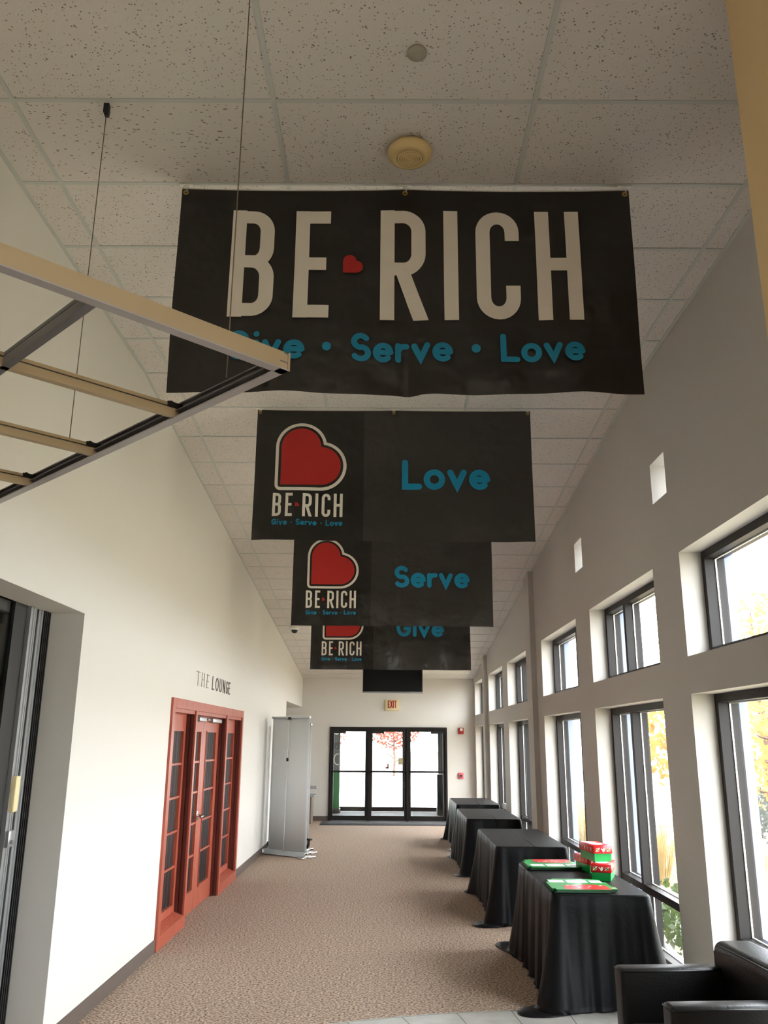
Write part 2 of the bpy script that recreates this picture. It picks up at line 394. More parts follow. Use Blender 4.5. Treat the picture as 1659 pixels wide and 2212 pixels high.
# ------------------------------------------------------------------ windows in the right wall
FX0, FX1, GX = 2.15, 2.285, 2.215
def frame_ring(mb, y0, y1, z0, z1, wd, x0=FX0, x1=FX1):
    mb.box(x0, x1, y0, y0+wd, z0, z1); mb.box(x0, x1, y1-wd, y1, z0, z1)
    mb.box(x0, x1, y0+wd, y1-wd, z1-wd, z1); mb.box(x0, x1, y0+wd, y1-wd, z0, z0+wd)
wn = 0
def window(y0, y1, far_third, lower, label):
    global wn; wn += 1
    z0, z1 = LZ if lower else UZ
    mb = MB(); frame_ring(mb, y0, y1, z0, z1, 0.055)
    w_ = struct(mb.build('window_%d' % wn, M['bronze']), label)
    ym = y1-(y1-y0)/3 if far_third else y0+(y1-y0)/3
    part('mullion', M['bronze'], w_, lambda b: b.box(FX0, FX1, ym-0.032, ym+0.032, z0+0.055, z1-0.055))
    lev = [(z0+0.055, z1-0.055)]
    if lower:
        zt = 0.575; lev = [(z0+0.055, zt-0.028), (zt+0.028, z1-0.055)]
        for a, b_ in ((y0+0.055, ym-0.032), (ym+0.032, y1-0.055)):
            part('transom', M['bronze'], w_, lambda b: b.box(FX0, FX1, a, b_, zt-0.028, zt+0.028))
    for a, b_ in ((y0+0.055, ym-0.032), (ym+0.032, y1-0.055)):
        for c, d in lev:
            part('pane', M['glass'], w_, lambda b: b.box(GX-0.003, GX+0.003, a, b_, c, d))
            part('frame_glint', M['white'], w_, lambda b: frame_ring(b, a, b_, c, d, 0.008, GX+0.004, GX+0.014))  # white ring paints the glint on the outer frame beyond the glass
    return w_
order = ['out of the picture behind the tan pier', 'beside the armchair', 'beside the table of gift boxes', 'third back, before the nearer pier',
         'first beyond the nearer pier', 'second beyond the nearer pier', 'last, against the end wall']
for k, (a, b_) in enumerate(WIN):
    if k == 0: continue
    ft = (k % 2 == 0)
    window(a, b_, ft, False, 'square upper window %s' % order[k])
    lw = window(a, b_, ft, True, 'tall lower window %s' % order[k])
    if k in (2, 4):                                     # a white wire loop hangs outside the far pane
        yy = b_-0.09
        pts = [(2.40, yy+0.10, 1.29), (2.40, yy+0.10, 1.60), (2.40, yy+0.07, 1.66), (2.40, yy+0.01, 1.66), (2.40, yy-0.03, 1.60), (2.40, yy-0.03, 1.32), (2.40, yy, 1.28), (2.40, yy+0.10, 1.27)]
        part('wire_loop', M['white'], lw, lambda b: b.tube([(p[0], p[1]-0.16, p[2]) for p in pts], 0.010, 6), 'white looped bracket')
window(WIN[0][0], WIN[0][1], True, False, 'upper window ' + order[0]); window(WIN[0][0], WIN[0][1], True, True, 'lower window ' + order[0])
for k, (a, b_) in enumerate(NICHE):
    wn += 1
    mb = MB(); frame_ring(mb, a, b_, 3.48, 3.79, 0.02, 2.26, 2.285)
    w_ = struct(mb.build('window_%d' % wn, M['white']), ['small square window high up, nearer the camera', 'small square window high up, nearer the pier'][k])
    part('pane', M['glass'], w_, lambda b: b.box(2.268, 2.274, a+0.02, b_-0.02, 3.50, 3.77))

# ------------------------------------------------------------------ exit doors and vestibule
d1 = struct(bpy.data.objects.new('door_1', None), 'dark bronze triple glass exit doors'); C.objects.link(d1)
Y0, Y1 = YF-0.03, YF+0.10
mb = MB(); mb.box(-1.305, -1.262, Y0, Y1, 0, 2.03); mb.box(1.325, 1.368, Y0, Y1, 0, 2.03); mb.box(-1.262, 1.325, Y0, Y1, 1.985, 2.03)
mb.build('door_frame', M['bronze'], d1)
for x in (-0.415, 0.465): part('post', M['bronze'], d1, lambda b: b.box(x-0.022, x+0.022, Y0, Y1, 0, 1.985))
leafs = [(-1.263, -0.436, 1), (-0.394, 0.444, 1), (0.486, 1.326, -1)]
def door_leaf(x0, x1, hinge, ya, yb, root, h, inside=True):
    st = 0.055
    mb = MB(); mb.box(x0, x0+st, ya, yb, 0.012, h); mb.box(x1-st, x1, ya, yb, 0.012, h); mb.box(x0+st, x1-st, ya, yb, h-0.06, h); mb.box(x0+st, x1-st, ya, yb, 0.012, 0.115)
    lf = mb.build('door_leaf', M['bronze'], root)
    ym = (ya+yb)/2
    part('pane', M['glass'], lf, lambda b: b.box(x0+st, x1-st, ym-0.003, ym+0.003, 0.115, h-0.06))
    if inside:
        part('push_bar', M['bronze'], lf, lambda b: b.box(x0+0.015, x1-0.015, ya-0.06, ya-0.03, 1.036, 1.076).box(x0+0.02, x0+0.05, ya-0.06, ya, 1.04, 1.08).box(x1-0.05, x1-0.02, ya-0.06, ya, 1.04, 1.08))
        xa = x0+0.02 if hinge > 0 else x1-0.33
        part('door_closer', M['dark'], lf, lambda b: b.box(xa, xa+0.31, ya-0.055, ya, 1.885, 1.945).box(xa+0.10, xa+0.13, ya-0.05, ya-0.03, 1.945, 1.975))
        xh = x1-st-0.06 if hinge > 0 else x0+st+0.06
        part('pull_handle', M['alu'], lf, lambda b: b.tube([(xh+0.04*hinge, yb, 1.03), (xh, yb+0.05, 1.03), (xh, yb+0.05, 0.83), (xh+0.04*hinge, yb, 0.82)], 0.008, 6))
    return lf
lfs = [door_leaf(a, b_, h, YF, YF+0.045, d1, 1.986) for a, b_, h in leafs]
part('threshold', M['alu'], d1, lambda b: b.box(-1.26, 1.325, Y0, Y1, 0, 0.010))
# outer doors of the vestibule
VY = 22.2
d2 = struct(bpy.data.objects.new('door_2', None), 'outer glass doors of the vestibule'); C.objects.link(d2)
mb = MB(); mb.box(-1.45, -1.36, VY-0.05, VY+0.08, 0, 2.5); mb.box(1.36, 1.45, VY-0.05, VY+0.08, 0, 2.5); mb.box(-1.36, 1.36, VY-0.05, VY+0.08, 2.20, 2.5)
mb.build('door_frame', M['bronze'], d2)
for a, b_, h in [(-1.361, -0.474, 1), (-0.421, 0.451, 1), (0.504, 1.361, -1)]:
    lf = door_leaf(a, b_, h, VY, VY+0.045, d2, 2.201, False)
    if a == -0.421:
        s_ = 0.10
        part('heart_sticker', M['pink'], lf, lambda b: b.box(0.01, 0.05, VY-0.006, VY-0.001, 1.05, 1.16).box(-0.04, 0.05, VY-0.006, VY-0.001, 1.04, 1.085), 'red sticker')
        part('paper_notice', M['cream'], lf, lambda b: b.box(0.29, 0.41, VY-0.006, VY-0.001, 1.14, 1.30), 'tan paper notice')
for x in (-0.4475, 0.4775): part('post', M['bronze'], d2, lambda b: b.box(x-0.027, x+0.027, VY-0.05, VY+0.08, 0, 2.2))
mb = MB().box(-1.55, -1.45, YF+0.2, VY+0.1, 0, 2.6); mb.box(1.45, 1.55, YF+0.2, VY+0.1, 0, 2.6)
struct(mb.build('wall_vestibule', M['wall']), 'pale side walls of the vestibule')
wbox('ceiling_vestibule', 'wall', -1.55, 1.55, YF+0.2, VY+0.1, 2.5, 2.6)
wbox('floor_vestibule', 'mat', -1.55, 1.55, YF+0.2, VY+0.4, -0.12, 0.0, 'grey mat floor of the vestibule')

# ------------------------------------------------------------------ stroke lettering
def arc(cx, cy, rx, ry, a0, a1, n=14): return [(cx+rx*math.cos(math.radians(a0+(a1-a0)*k/n)), cy+ry*math.sin(math.radians(a0+(a1-a0)*k/n))) for k in range(n+1)]
i_, o_ = 0.065, 0.335
SANS = {   # tall narrow capitals, flat stroke ends; (advance, strokes)
 'B': (.41, [[(i_, 0), (i_, 1)], [(i_, .935), (.20, .935)] + arc(.20, .80, .135, .135, 90, 0) + [(o_, .65)] + arc(.22, .65, .115, .135, 0, -90) + [(i_, .515)],
             [(.20, .515)] + arc(.20, .37, .145, .145, 90, 0) + [(.345, .20)] + arc(.21, .20, .135, .135, 0, -90) + [(i_, .065)]]),
 'E': (.35, [[(i_, 0), (i_, 1)], [(0, .94), (.335, .94)], [(0, .505), (.30, .505)], [(0, .06), (.335, .06)]]),
 'R': (.42, [[(i_, 0), (i_, 1)], [(i_, .935), (.20, .935)] + arc(.20, .80, .145, .135, 90, 0) + [(.345, .60)] + arc(.21, .60, .135, .14, 0, -90) + [(i_, .46)], [(.19, .47), (.365, 0)]]),
 'I': (.13, [[(i_, 0), (i_, 1)]]),
 'C': (.41, [[(.345, .72), (.345, .80)] + arc(.205, .80, .14, .135, 0, 180) + [(i_, .20)] + arc(.205, .20, .14, .135, 180, 360) + [(.345, .31)]]),
 'H': (.41, [[(i_, 0), (i_, 1)], [(.345, 0), (.345, 1)], [(i_, .505), (.345, .505)]]),
 'T': (.40, [[(.20, 0), (.20, 1)], [(0, .94), (.40, .94)]]),
 'X': (.42, [[(.04, 0), (.37, 1)], [(.37, 0), (.04, 1)]]),
 'L': (.34, [[(i_, 0), (i_, 1)], [(0, .06), (.33, .06)]]),
 'O': (.46, [arc(.23, .5, .17, .44, 0, 360, 28)]),
 'U': (.41, [[(i_, 1), (i_, .22)] + arc(.205, .22, .14, .16, 180, 360) + [(.345, 1)]]),
 'N': (.42, [[(i_, 0), (i_, 1)], [(i_, .97), (.345, .03)], [(.345, 0), (.345, 1)]]),
 'G': (.44, [[(.38, .76)] + arc(.22, .76, .155, .18, 20, 180) + [(i_, .24)] + arc(.22, .24, .155, .18, 180, 360) + [(.375, .47), (.25, .47)]]),
 ' ': (.22, []), '.': (.36, []),
}
ROUND = {  # rounded lower-case face
 'L': (.62, [[(.1, .9), (.1, .1), (.54, .1)]]), 'o': (.68, [arc(.34, .34, .24, .245, 0, 360, 28)]),
 'v': (.62, [[(.1, .58), (.31, .11), (.52, .58)]]), 'e': (.66, [[(.12, .345), (.56, .345)] + arc(.335, .34, .235, .245, 3, 312, 24)]),
 'S': (.66, [arc(.33, .69, .215, .205, 35, 265, 18) + arc(.335, .30, .235, .205, 78, -145, 20)]),
 'r': (.46, [[(.1, .1), (.1, .58)], [(.1, .40), (.15, .49), (.24, .56), (.37, .575)]]),
 'i': (.22, [[(.1, .1), (.1, .58)], [(.1, .86), (.1, .865)]]),
 'G': (.80, [arc(.40, .5, .30, .40, 42, 330, 24) + [(.68, .46), (.46, .46)]]),
 '*': (.5, [[(.25, .34), (.25, .345)]]), ' ': (.30, []),
}
def ribbon(mb, pts, wd, rnd, pos, ds):
    q = [Vector(pts[0])]
    for a, b_ in zip(pts[:-1], pts[1:]):
        a, b_ = Vector(a), Vector(b_); n = max(1, int((b_-a).length/ds))
        for k in range(1, n+1):
            c = a.lerp(b_, k/n)
            if (c-q[-1]).length > 2e-5: q.append(c)
    L = []; R = []
    sl = (q[-1]-q[0]).normalized()
    if not rnd and len(pts) == 2 and 0.05 < abs(sl.x) < 0.95:      # slanting stroke, cut level at both ends
        hw = Vector((wd/2/abs(sl.y), 0))
        for p in q: L.append(mb.v(pos(*(p-hw)))); R.append(mb.v(pos(*(p+hw))))
        for i in range(len(q)-1): mb.face([R[i], R[i+1], L[i+1], L[i]])
        return
    for i, p in enumerate(q):
        d0 = (p-q[i-1]).normalized() if i > 0 and (p-q[i-1]).length > 1e-9 else None
        d1_ = (q[i+1]-p).normalized() if i < len(q)-1 and (q[i+1]-p).length > 1e-9 else None
        d0 = d0 or d1_; d1_ = d1_ or d0
        t = (d0+d1_).normalized(); n = Vector((-t.y, t.x)); k = 1.0/max(0.45, n.dot(Vector((-d0.y, d0.x))))
        L.append(mb.v(pos(*(p+n*wd/2*k)))); R.append(mb.v(pos(*(p-n*wd/2*k))))
    for i in range(len(q)-1): mb.face([R[i], R[i+1], L[i+1], L[i]])
    if rnd:
        for p, d, a, b_ in ((q[0], (q[0]-q[1]).normalized(), L[0], R[0]), (q[-1], (q[-1]-q[-2]).normalized(), R[-1], L[-1])):
            a0 = math.atan2(d.y, d.x); fan = [mb.v(pos(p.x+wd/2*math.cos(a0+PI/2-PI*k/8), p.y+wd/2*math.sin(a0+PI/2-PI*k/8))) for k in range(1, 8)]
            mb.face([b_ if False else (R[0] if a is L[0] else L[-1])] + fan + [a] if a is L[0] else [L[-1]] + fan[::1] + [R[-1]])
def text_strokes(txt, font, x0, x1, z0, h, gap):
    """strokes scaled so that the ink runs from x0 to x1, cap height h above z0"""
    adv = []; x = 0
    for ch in txt: adv.append(x); x += font[ch][0] + gap
    k = (x1-x0)/(x-gap)
    return [[[(x0+(a+p[0])*k, z0+p[1]*h) for p in st] for st in font[ch][1]] for ch, a in zip(txt, adv)]
def letters(material, parent, glyphs, wd, rnd, pos, ds=0.03):
    for g_ in glyphs:
        if g_: lettering('letter', material, parent, g_, wd, rnd, pos, ds)
def flat(glyphs): return [st for g_ in glyphs for st in g_]
def lettering(name, material, parent, strokes, wd, rnd, pos, ds=0.03, loc=None):
    mb = MB()
    for st in strokes: ribbon(mb, st, wd, rnd, pos, ds)
    bmesh.ops.remove_doubles(mb.bm, verts=mb.bm.verts[:], dist=1e-7)
    return mb.build(name, material, parent, loc)

# ------------------------------------------------------------------ hanging banners
BW, BH = 2.352, 1.16
def heart_pts(s, n=18):
    p = [(0, 0), (0, s*.5), (0, s)] + [(s/2+s/2*math.cos(PI-PI*k/n), s+s/2*math.sin(PI-PI*k/n)) for k in range(1, n+1)]
    p += [(s+s/2*math.cos(PI/2-PI*k/n), s/2+s/2*math.sin(PI/2-PI*k/n)) for k in range(1, n+1)] + [(s*.5, 0)]
    return p
def heart_round(s, r, n=18):
    """the same outline grown by r, with a rounded corner"""
    out = [(-r*math.sin(PI/2*k/5), -r*math.cos(PI/2*k/5)) for k in range(0, 6)]
    R = s/2+r; a_end = math.acos((s/2)/R) if R > s/2 else 0
    notch = (s+0.0, s+0.0)
    out += [(-r, s*.5), (-r, s)]
    tn = math.asin(min(1, 0.0))
    # the lobes meet where both grown circles cross, on the diagonal
    t = (-(0) + math.sqrt(max(0, R*R - (s/4)**2*0)))  # unused, kept simple
    # intersection of |(x-s/2, y-s)| = R and |(x-s, y-s/2)| = R on y = x
    A = 2; B = -3*s; Cc = s*s/4 + s*s - R*R; q = (-B + math.sqrt(B*B-4*A*Cc))/(2*A)
    ang1 = math.atan2(q-s, q-s/2); ang2 = math.atan2(q-s/2, q-s)
    out += [(s/2+R*math.cos(PI+(ang1-PI)*k/n), s+R*math.sin(PI+(ang1-PI)*k/n)) for k in range(1, n+1)]
    out += [(s+R*math.cos(ang2+(-PI/2-ang2)*k/n), s/2+R*math.sin(ang2+(-PI/2-ang2)*k/n)) for k in range(1, n+1)] + [(s*.5, -r)]
    return out
def fill_star(mb, pts, c, pos, off, n=5):
    cv = mb.v(pos(c[0], c[1], off)); prev = None
    for k in range(1, n+1):
        ring = [mb.v(pos(c[0]+(x-c[0])*k/n, c[1]+(z-c[1])*k/n, off)) for x, z in pts]
        for i in range(len(ring)):
            j = (i+1) % len(ring)
            if prev is None: mb.face([cv, ring[i], ring[j]])
            else: mb.face([prev[i], prev[j], ring[j], ring[i]])
        prev = ring
def banner(name, label, x, y, ztop, word, seed, sag):
    rnd = random.Random(seed)
    t = thing(name, label, 'banner', (x, y, ztop-BH), group='banners hanging from the ceiling')
    ph = [rnd.uniform(0, 6.28) for _ in range(6)]
    def f(u, v):                                        # cloth relief, pinned along the top
        k = (1-v/BH)
        return k*(0.012*math.sin(4.1*u+ph[0]+1.3*v) + 0.010*math.sin(9*u+ph[1]-3*v)*k + 0.007*math.sin(17*u+5*v+ph[2])*k*k + 0.010*math.sin(6*v+2*u+ph[3])) + sag*0.03*math.exp(-((u-0.02)/0.05)**2)*k*k
    def sagz(u, v):
        s = (u+BW/2)/(BW/2) % 1.0
        return v - (0.011*sag*4*s*(1-s) if True else 0)*(v/BH) + 0.006*sag*math.sin(3*u+ph[4])*(1-v/BH)
    def pos(u, v, off=0.006): return (u, f(u, v)-off, sagz(u, v))
    nx, nz = 84, 30
    seam = -0.27
    mb = MB().mat(M['banner'])
    us = sorted(set([-BW/2+BW*k/nx for k in range(nx+1)]))
    front = [[mb.v(pos(u, BH*j/nz, 0)) for u in us] for j in range(nz+1)]
    for j in range(nz):
        for i in range(nx):
            mb.mat(M['bannerg'] if (word and us[i] > seam) else M['banner'])
            fc = mb.face([front[j][i], front[j][i+1], front[j+1][i+1], front[j+1][i]]); fc.smooth = True
    cl = mb.build('cloth', None, t)
    mb = MB()                                           # white back of the hem shows above the top edge
    hv = [[mb.v((u, 0.004+dy, sagz(u, BH)+dz)) for u in us] for dy, dz in ((0.0, -0.03), (0.0, 0.010), (0.006, 0.010), (0.006, -0.03))]
    for a in range(3):
        for i in range(nx): mb.face([hv[a][i], hv[a][i+1], hv[a+1][i+1], hv[a+1][i]])
    mb.build('hem', M['hem'], t, None)
    for gx in (-BW/2+0.022, 0.0, BW/2-0.022):
        pz = sagz(gx, BH-0.022)
        mb = MB(); ring = []
        for a in range(14):
            ca, sa = math.cos(2*PI*a/14), math.sin(2*PI*a/14)
            ring.append([mb.v((gx+r*ca, -d+f(gx, BH)-0.001, pz+r*sa)) for r, d in ((0.006, 0.001), (0.009, 0.005), (0.013, 0.004), (0.015, 0.0))])
        for a in range(14):
            for q in range(3): mb.face([ring[a][q], ring[(a+1) % 14][q], ring[(a+1) % 14][q+1], ring[a][q+1]])
        mb.build('grommet', M['brass'], t)
        hg = (ztop-BH) ; top = cz(y)-0.004-(ztop-BH)
        part('hanging_clip', M['white'], t, lambda b: b.box(gx-0.035, gx+0.035, -0.012, 0.012, top-0.004, top).box(gx-0.012, gx+0.012, -0.004, 0.004, top-0.02, top-0.004).tube([(gx, 0.0, top-0.02), (gx+0.008, -0.008, pz+0.01), (gx, -0.006, pz)], 0.0025, 5))
    if not word:
        strokes = []
        for ch, x0, x1 in (('B', -.895, -.672), ('E', -.565, -.378), ('R', -.128, .112), ('I', .200, .270), ('C', .365, .585), ('H', .672, .900)):
            w_ = x1-x0; s_ = SANS[ch]; kk = w_/(s_[0]+0.0)
            strokes.append([[(x0+p[0]*kk, 0.405+p[1]*0.628) for p in st] for st in s_[1]])
        letters(M['print_white'], t, strokes, 0.073, False, pos)
        h = [(-.318+a, .672+b_) for a, b_ in heart_pts(0.068)]
        mb = MB(); fill_star(mb, h, (-.28, .71), pos, 0.006, 2); mb.build('heart_emblem', M['print_red'], t, None)['label'] = 'small red heart'
        st = text_strokes('Give', ROUND, -.893, -.50, .172, .158, .06) + text_strokes('Serve', ROUND, -.272, .237, .172, .158, .06) + text_strokes('Love', ROUND, .474, .892, .172, .158, .06)
        letters(M['print_blue'], t, st, 0.030, True, pos)
        for bx in (-.39, .353): lettering('bullet', M['print_blue'], t, [[(bx, .245), (bx, .247)]], 0.045, True, pos)
    else:
        s_ = 0.338; ox, oz = -0.955, 0.484
        for r, m_, off in ((0.049, 'print_white', 0.005), (0.022, 'banner', 0.0075), (0.0, 'print_red', 0.010)):
            P = heart_round(s_, r) if r > 0 else heart_pts(s_)
            mb = MB(); fill_star(mb, [(ox+a, oz+b_) for a, b_ in P], (ox+s_*.62, oz+s_*.62), pos, off)
            mb.build('heart_emblem', M[m_], t)['label'] = {'print_white': 'white heart outline', 'banner': 'black inner line of the heart', 'print_red': 'red heart'}[m_]
        strokes = []
        X0, X1 = -1.013, -0.425; K = (X1-X0)/1.80
        for ch, a0, a1 in (('B', -.895, -.672), ('E', -.565, -.378), ('R', -.128, .112), ('I', .200, .270), ('C', .365, .585), ('H', .672, .900)):
            kk = (a1-a0)/SANS[ch][0]
            strokes.append([[(X0+(a0+p[0]*kk+.895)*K, 0.205+p[1]*0.205) for p in st] for st in SANS[ch][1]])
        letters(M['print_white'], t, strokes, 0.024, False, pos)
        mb = MB(); fill_star(mb, [(X0+(.895-.318)*K+a, .292+b_) for a, b_ in heart_pts(0.024)], (X0+.577*K+.012, .304), pos, 0.006, 2); mb.build('heart_emblem', M['print_red'], t)['label'] = 'tiny red heart'
        st = text_strokes('Give', ROUND, X0, X0+.128, .128, .053, .08) + text_strokes('Serve', ROUND, X0+.200, X0+.373, .128, .053, .08) + text_strokes('Love', ROUND, X0+.448, X1, .128, .053, .08)
        st = flat(st); st += [[(X0+.164, .150), (X0+.164, .151)], [(X0+.41, .150), (X0+.41, .151)]]
        lettering('lettering', M['print_blue'], t, st, 0.0105, True, pos, 0.012)['kind'] = 'stuff'
        a, b_, z, hh = {'Love': (.070, .812, .448, .262), 'Serve': (.02, .905, .452, .262), 'Give': (.085, .79, .485, .262)}[word]
        letters(M['print_blue'], t, text_strokes(word, ROUND, a, b_, z, hh, .06), 0.052, True, pos)
    return t
banner('banner', 'largest black banner, big white BE RICH over blue words', 0.078, 3.79, 4.548, None, 3, 1.0)
banner('banner', 'charcoal banner with red heart and blue word Love', 0.042, 6.72, cz(6.72)-0.018, 'Love', 7, 0.5)
banner('banner', 'charcoal banner with red heart and blue word Serve', 0.053, 9.68, cz(9.68)+0.0-0.012, 'Serve', 11, 0.2)
banner('banner', 'charcoal banner with red heart and blue word Give, farthest', 0.043, 12.357, cz(12.357)-0.012, 'Give', 15, 0.2)

# ------------------------------------------------------------------ things on the ceiling
t = thing('ceiling_speaker', 'tan round ceiling dome with concentric rings before the largest banner', 'speaker', (0.095, 3.505, 4.575))
part('base', M['tan'], t, lambda b: b.lathe([(0, -0.0035), (0.095, -0.0035), (0.098, -0.02), (0.088, -0.022), (0, -0.022)], 48))
part('dome', M['tan'], t, lambda b: b.lathe([(0, -0.02), (0.108, -0.02), (0.112, -0.028), (0.106, -0.042), (0.085, -0.056), (0.064, -0.063), (0.0635, -0.058), (0.0615, -0.058), (0.061, -0.0635), (0.051, -0.065), (0.0505, -0.060), (0.0485, -0.060), (0.048, -0.0655), (0.039, -0.0665), (0.0385, -0.062), (0.0365, -0.062), (0.036, -0.067), (0.027, -0.0675), (0.0265, -0.063), (0.0245, -0.063), (0.024, -0.068), (0.014, -0.068), (0.0135, -0.065), (0.0115, -0.065), (0.011, -0.068), (0, -0.068)], 56))
for r, z in ((0.0625, -0.0582), (0.0495, -0.0602), (0.0375, -0.0622), (0.0255, -0.0632)):
    part('groove', M['tangroove'], t, lambda b: b.lathe([(r-0.0013, z), (r-0.0013, z-0.0012), (r+0.0013, z-0.0012), (r+0.0013, z)], 40))
o = MB().lathe([(0, 0), (0.041, 0), (0.0425, -0.004), (0.041, -0.012), (0, -0.013)], 40).build('sprinkler_cover', M['greydisc'], None, (0.11, 2.905, 4.574))
tag(o, 'small plain grey disc on the ceiling above the tan dome', 'cover plate')
t = thing('dome_camera', 'white dome security camera with black eye under the ceiling', 'camera', (-1.635, 14.65, cz(14.65)-0.004))
part('housing', M['white'], t, lambda b: b.lathe([(0, 0.012), (0.082, 0.012), (0.086, -0.03), (0.078, -0.06), (0.055, -0.062), (0, -0.062)], 28))
part('dome_lens', M['dark'], t, lambda b: b.lathe([(0.056, -0.058), (0.055, -0.075), (0.045, -0.1), (0.025, -0.114), (0, -0.118)], 24))
t = thing('hanging_screen', 'black screen hanging beyond the farthest banner above the exit', 'screen', (0.10, 16.0, 2.60))
part('housing', M['dark'], t, lambda b: b.rbox(-0.565, 0.565, 0.0, 0.06, 0.0, 0.65, 0.006, 2))
part('screen_face', M['screen'], t, lambda b: b.box(-0.55, 0.55, -0.004, 0.002, 0.03, 0.638))
part('bottom_trim', M['alu'], t, lambda b: b.box(-0.56, 0.56, -0.012, 0.0, 0.004, 0.022), 'thin silver strip')
part('ceiling_pole', M['dark'], t, lambda b: b.tube([(0, 0.09, 0.35), (0, 0.09, cz(16.1)-2.60-0.004)], 0.022, 10).box(-0.10, 0.10, 0.06, 0.10, 0.25, 0.45).box(-0.08, 0.08, 0.02, 0.16, cz(16.1)-2.604-0.012, cz(16.1)-2.604))

# hanging grid frame ("cloud" without panels) with cables
fz = 2.855; P0 = Vector((-0.313, 2.388)); dS = Vector((-0.7185, 0.6955)); dF = Vector((-0.727, -0.6866)); XE = -1.925
fr = thing('ceiling_cloud_frame', 'empty metal grid frame hanging on cables, rails coloured as lit and unlit', 'hanging frame', (P0.x, P0.y, fz))
def loc2(p): return Vector((p.x-P0.x, p.y-P0.y))
def tox(p, d): return p + d*((XE-p.x)/d.x)
nS = Vector((-dS.y, dS.x)); nF = Vector((-dF.y, dF.x))
if (dF.dot(nS)) < 0: nS = -nS
if (dS.dot(nF)) < 0: nF = -nF
H = 0.060; T = 0.034
eS, eF = tox(P0, dS), tox(P0, dF)
def fbar(name, a, b, n, m_, groove=None):
    """outer channel: a face on the outside, lips turned in at top and bottom"""
    a, b = loc2(a), loc2(b); mb = MB()
    def slab(o0, o1, z0, z1):
        q = [a+n*o0, b+n*o0, b+n*o1, a+n*o1]; mb.hexa([(p.x, p.y, z0) for p in q], [(p.x, p.y, z1) for p in q])
    mb.mat(M[m_]); slab(0, 0.006, 0.005, H); mb.mat(M['frame_lip']); slab(0, T, 0, 0.005); mb.mat(M[m_]); slab(0.006, T, 0.024, 0.028); slab(0.006, 0.020, H-0.005, H)
    return mb.build(name, None, fr)
fbar('outer_rail', P0, eF, nF, 'frame_warm_lit'); fbar('outer_rail', P0, eS, nS, 'frame_unlit')['label'] = 'side rail coloured as unlit'
mb = MB(); mb.bar(loc2(eF)+Vector((0.01, 0.02)), loc2(eS)+Vector((0.01, -0.02)), 0.02, 0, H); mb.build('outer_rail', M['frame_unlit'], fr)
part('corner_cap', M['frame_warm_lit'], fr, lambda b: b.bar(Vector((0.0, -0.003)), Vector((0.0, 0.003)), 0.006, 0.0, H))
def rail(a, b, m_):
    a, b = loc2(a), loc2(b); mb = MB(); mb.mat(M[m_]); mb.bar(a, b, 0.026, 0.004, 0.034); mb.mat(M['frame_dark']); mb.bar(a, b, 0.014, 0.034, 0.040); mb.mat(M[m_]); mb.bar(a, b, 0.022, 0.040, 0.052)
    return mb.build('cross_rail', None, fr)
for k in (1, 2, 3):
    a = P0 + dS*(0.608*k) + dF*0.02; rail(a, tox(a, dF), 'frame_warm_lit')
    c_ = loc2(P0 + dS*(0.608*k) + dF*0.045)
    mb = MB(); mb.bar(c_-dF*0.04, c_+dF*0.02, 0.032, 0.036, 0.055); mb.tube([(c_.x+0.0, c_.y, 0.050), (c_.x+0.0, c_.y, 0.062)], 0.008, 6); mb.build('rail_clip', M['dark'], fr)
a = P0 + dF*0.62 + dS*0.034; rail(a, tox(a, dS), 'frame_unlit')['label'] = 'cross rail coloured as unlit'
for cx_, cy_ in ((-1.310, 3.214), (-0.530, 2.500)):
    p = loc2(Vector((cx_, cy_)))
    part('cable', M['cable'], fr, lambda b: b.tube([(p.x, p.y, 0.03), (p.x, p.y, ZC-fz-0.03)], 0.0022, 6))
    part('cable_clamp', M['dark'], fr, lambda b: b.box(p.x-0.012, p.x+0.012, p.y-0.012, p.y+0.012, ZC-fz-0.052, ZC-fz-0.004).box(p.x-0.002, p.x+0.016, p.y-0.018, p.y, ZC-fz-0.075, ZC-fz-0.04))

# ------------------------------------------------------------------ end wall devices
t = thing('exit_sign', 'cream exit sign with red letters over the glass doors', 'sign', (0.112, YF, 2.39))
part('housing', M['cream'], t, lambda b: b.rbox(-0.160, 0.160, -0.055, 0.0, 0, 0.247, 0.008, 2))
letters(M['print_red'], t, text_strokes('EXIT', SANS, -0.098, 0.104, 0.066, 0.165, 0.09), 0.022, False, lambda x, z: (x, -0.058, z))
t = thing('fire_strobe', 'red fire alarm strobe with white lens on end wall', 'alarm', (1.688, YF, 1.885))
part('housing', M['red'], t, lambda b: b.rbox(-0.060, 0.060, -0.05, 0, 0, 0.140, 0.008, 2))
part('strobe_lens', M['white'], t, lambda b: b.rbox(-0.028, 0.034, -0.072, -0.045, 0.072, 0.128, 0.006, 2))
t = thing('fire_pull_station', 'faded red fire pull station below the alarm strobe', 'alarm', (1.671, YF, 0.915))
part('housing', M['pink'], t, lambda b: b.rbox(-0.058, 0.058, -0.045, 0, 0, 0.132, 0.008, 2))
part('pull_handle', M['dark'], t, lambda b: b.box(-0.03, 0.03, -0.060, -0.044, 0.052, 0.078).box(-0.008, 0.008, -0.056, -0.044, 0.03, 0.09), 'dark pull lever')
t = thing('wall_outlet', 'small cream outlet low on the left wall beside the banner stand', 'outlet', (XL, 15.07, 0.38))
part('cover_plate', M['cream'], t, lambda b: b.rbox(0, 0.008, -0.036, 0.036, 0, 0.118, 0.003, 2))
part('socket', M['dark'], t, lambda b: b.box(0.008, 0.010, -0.012, 0.012, 0.07, 0.094))
part('socket', M['dark'], t, lambda b: b.box(0.008, 0.010, -0.012, 0.012, 0.024, 0.048))
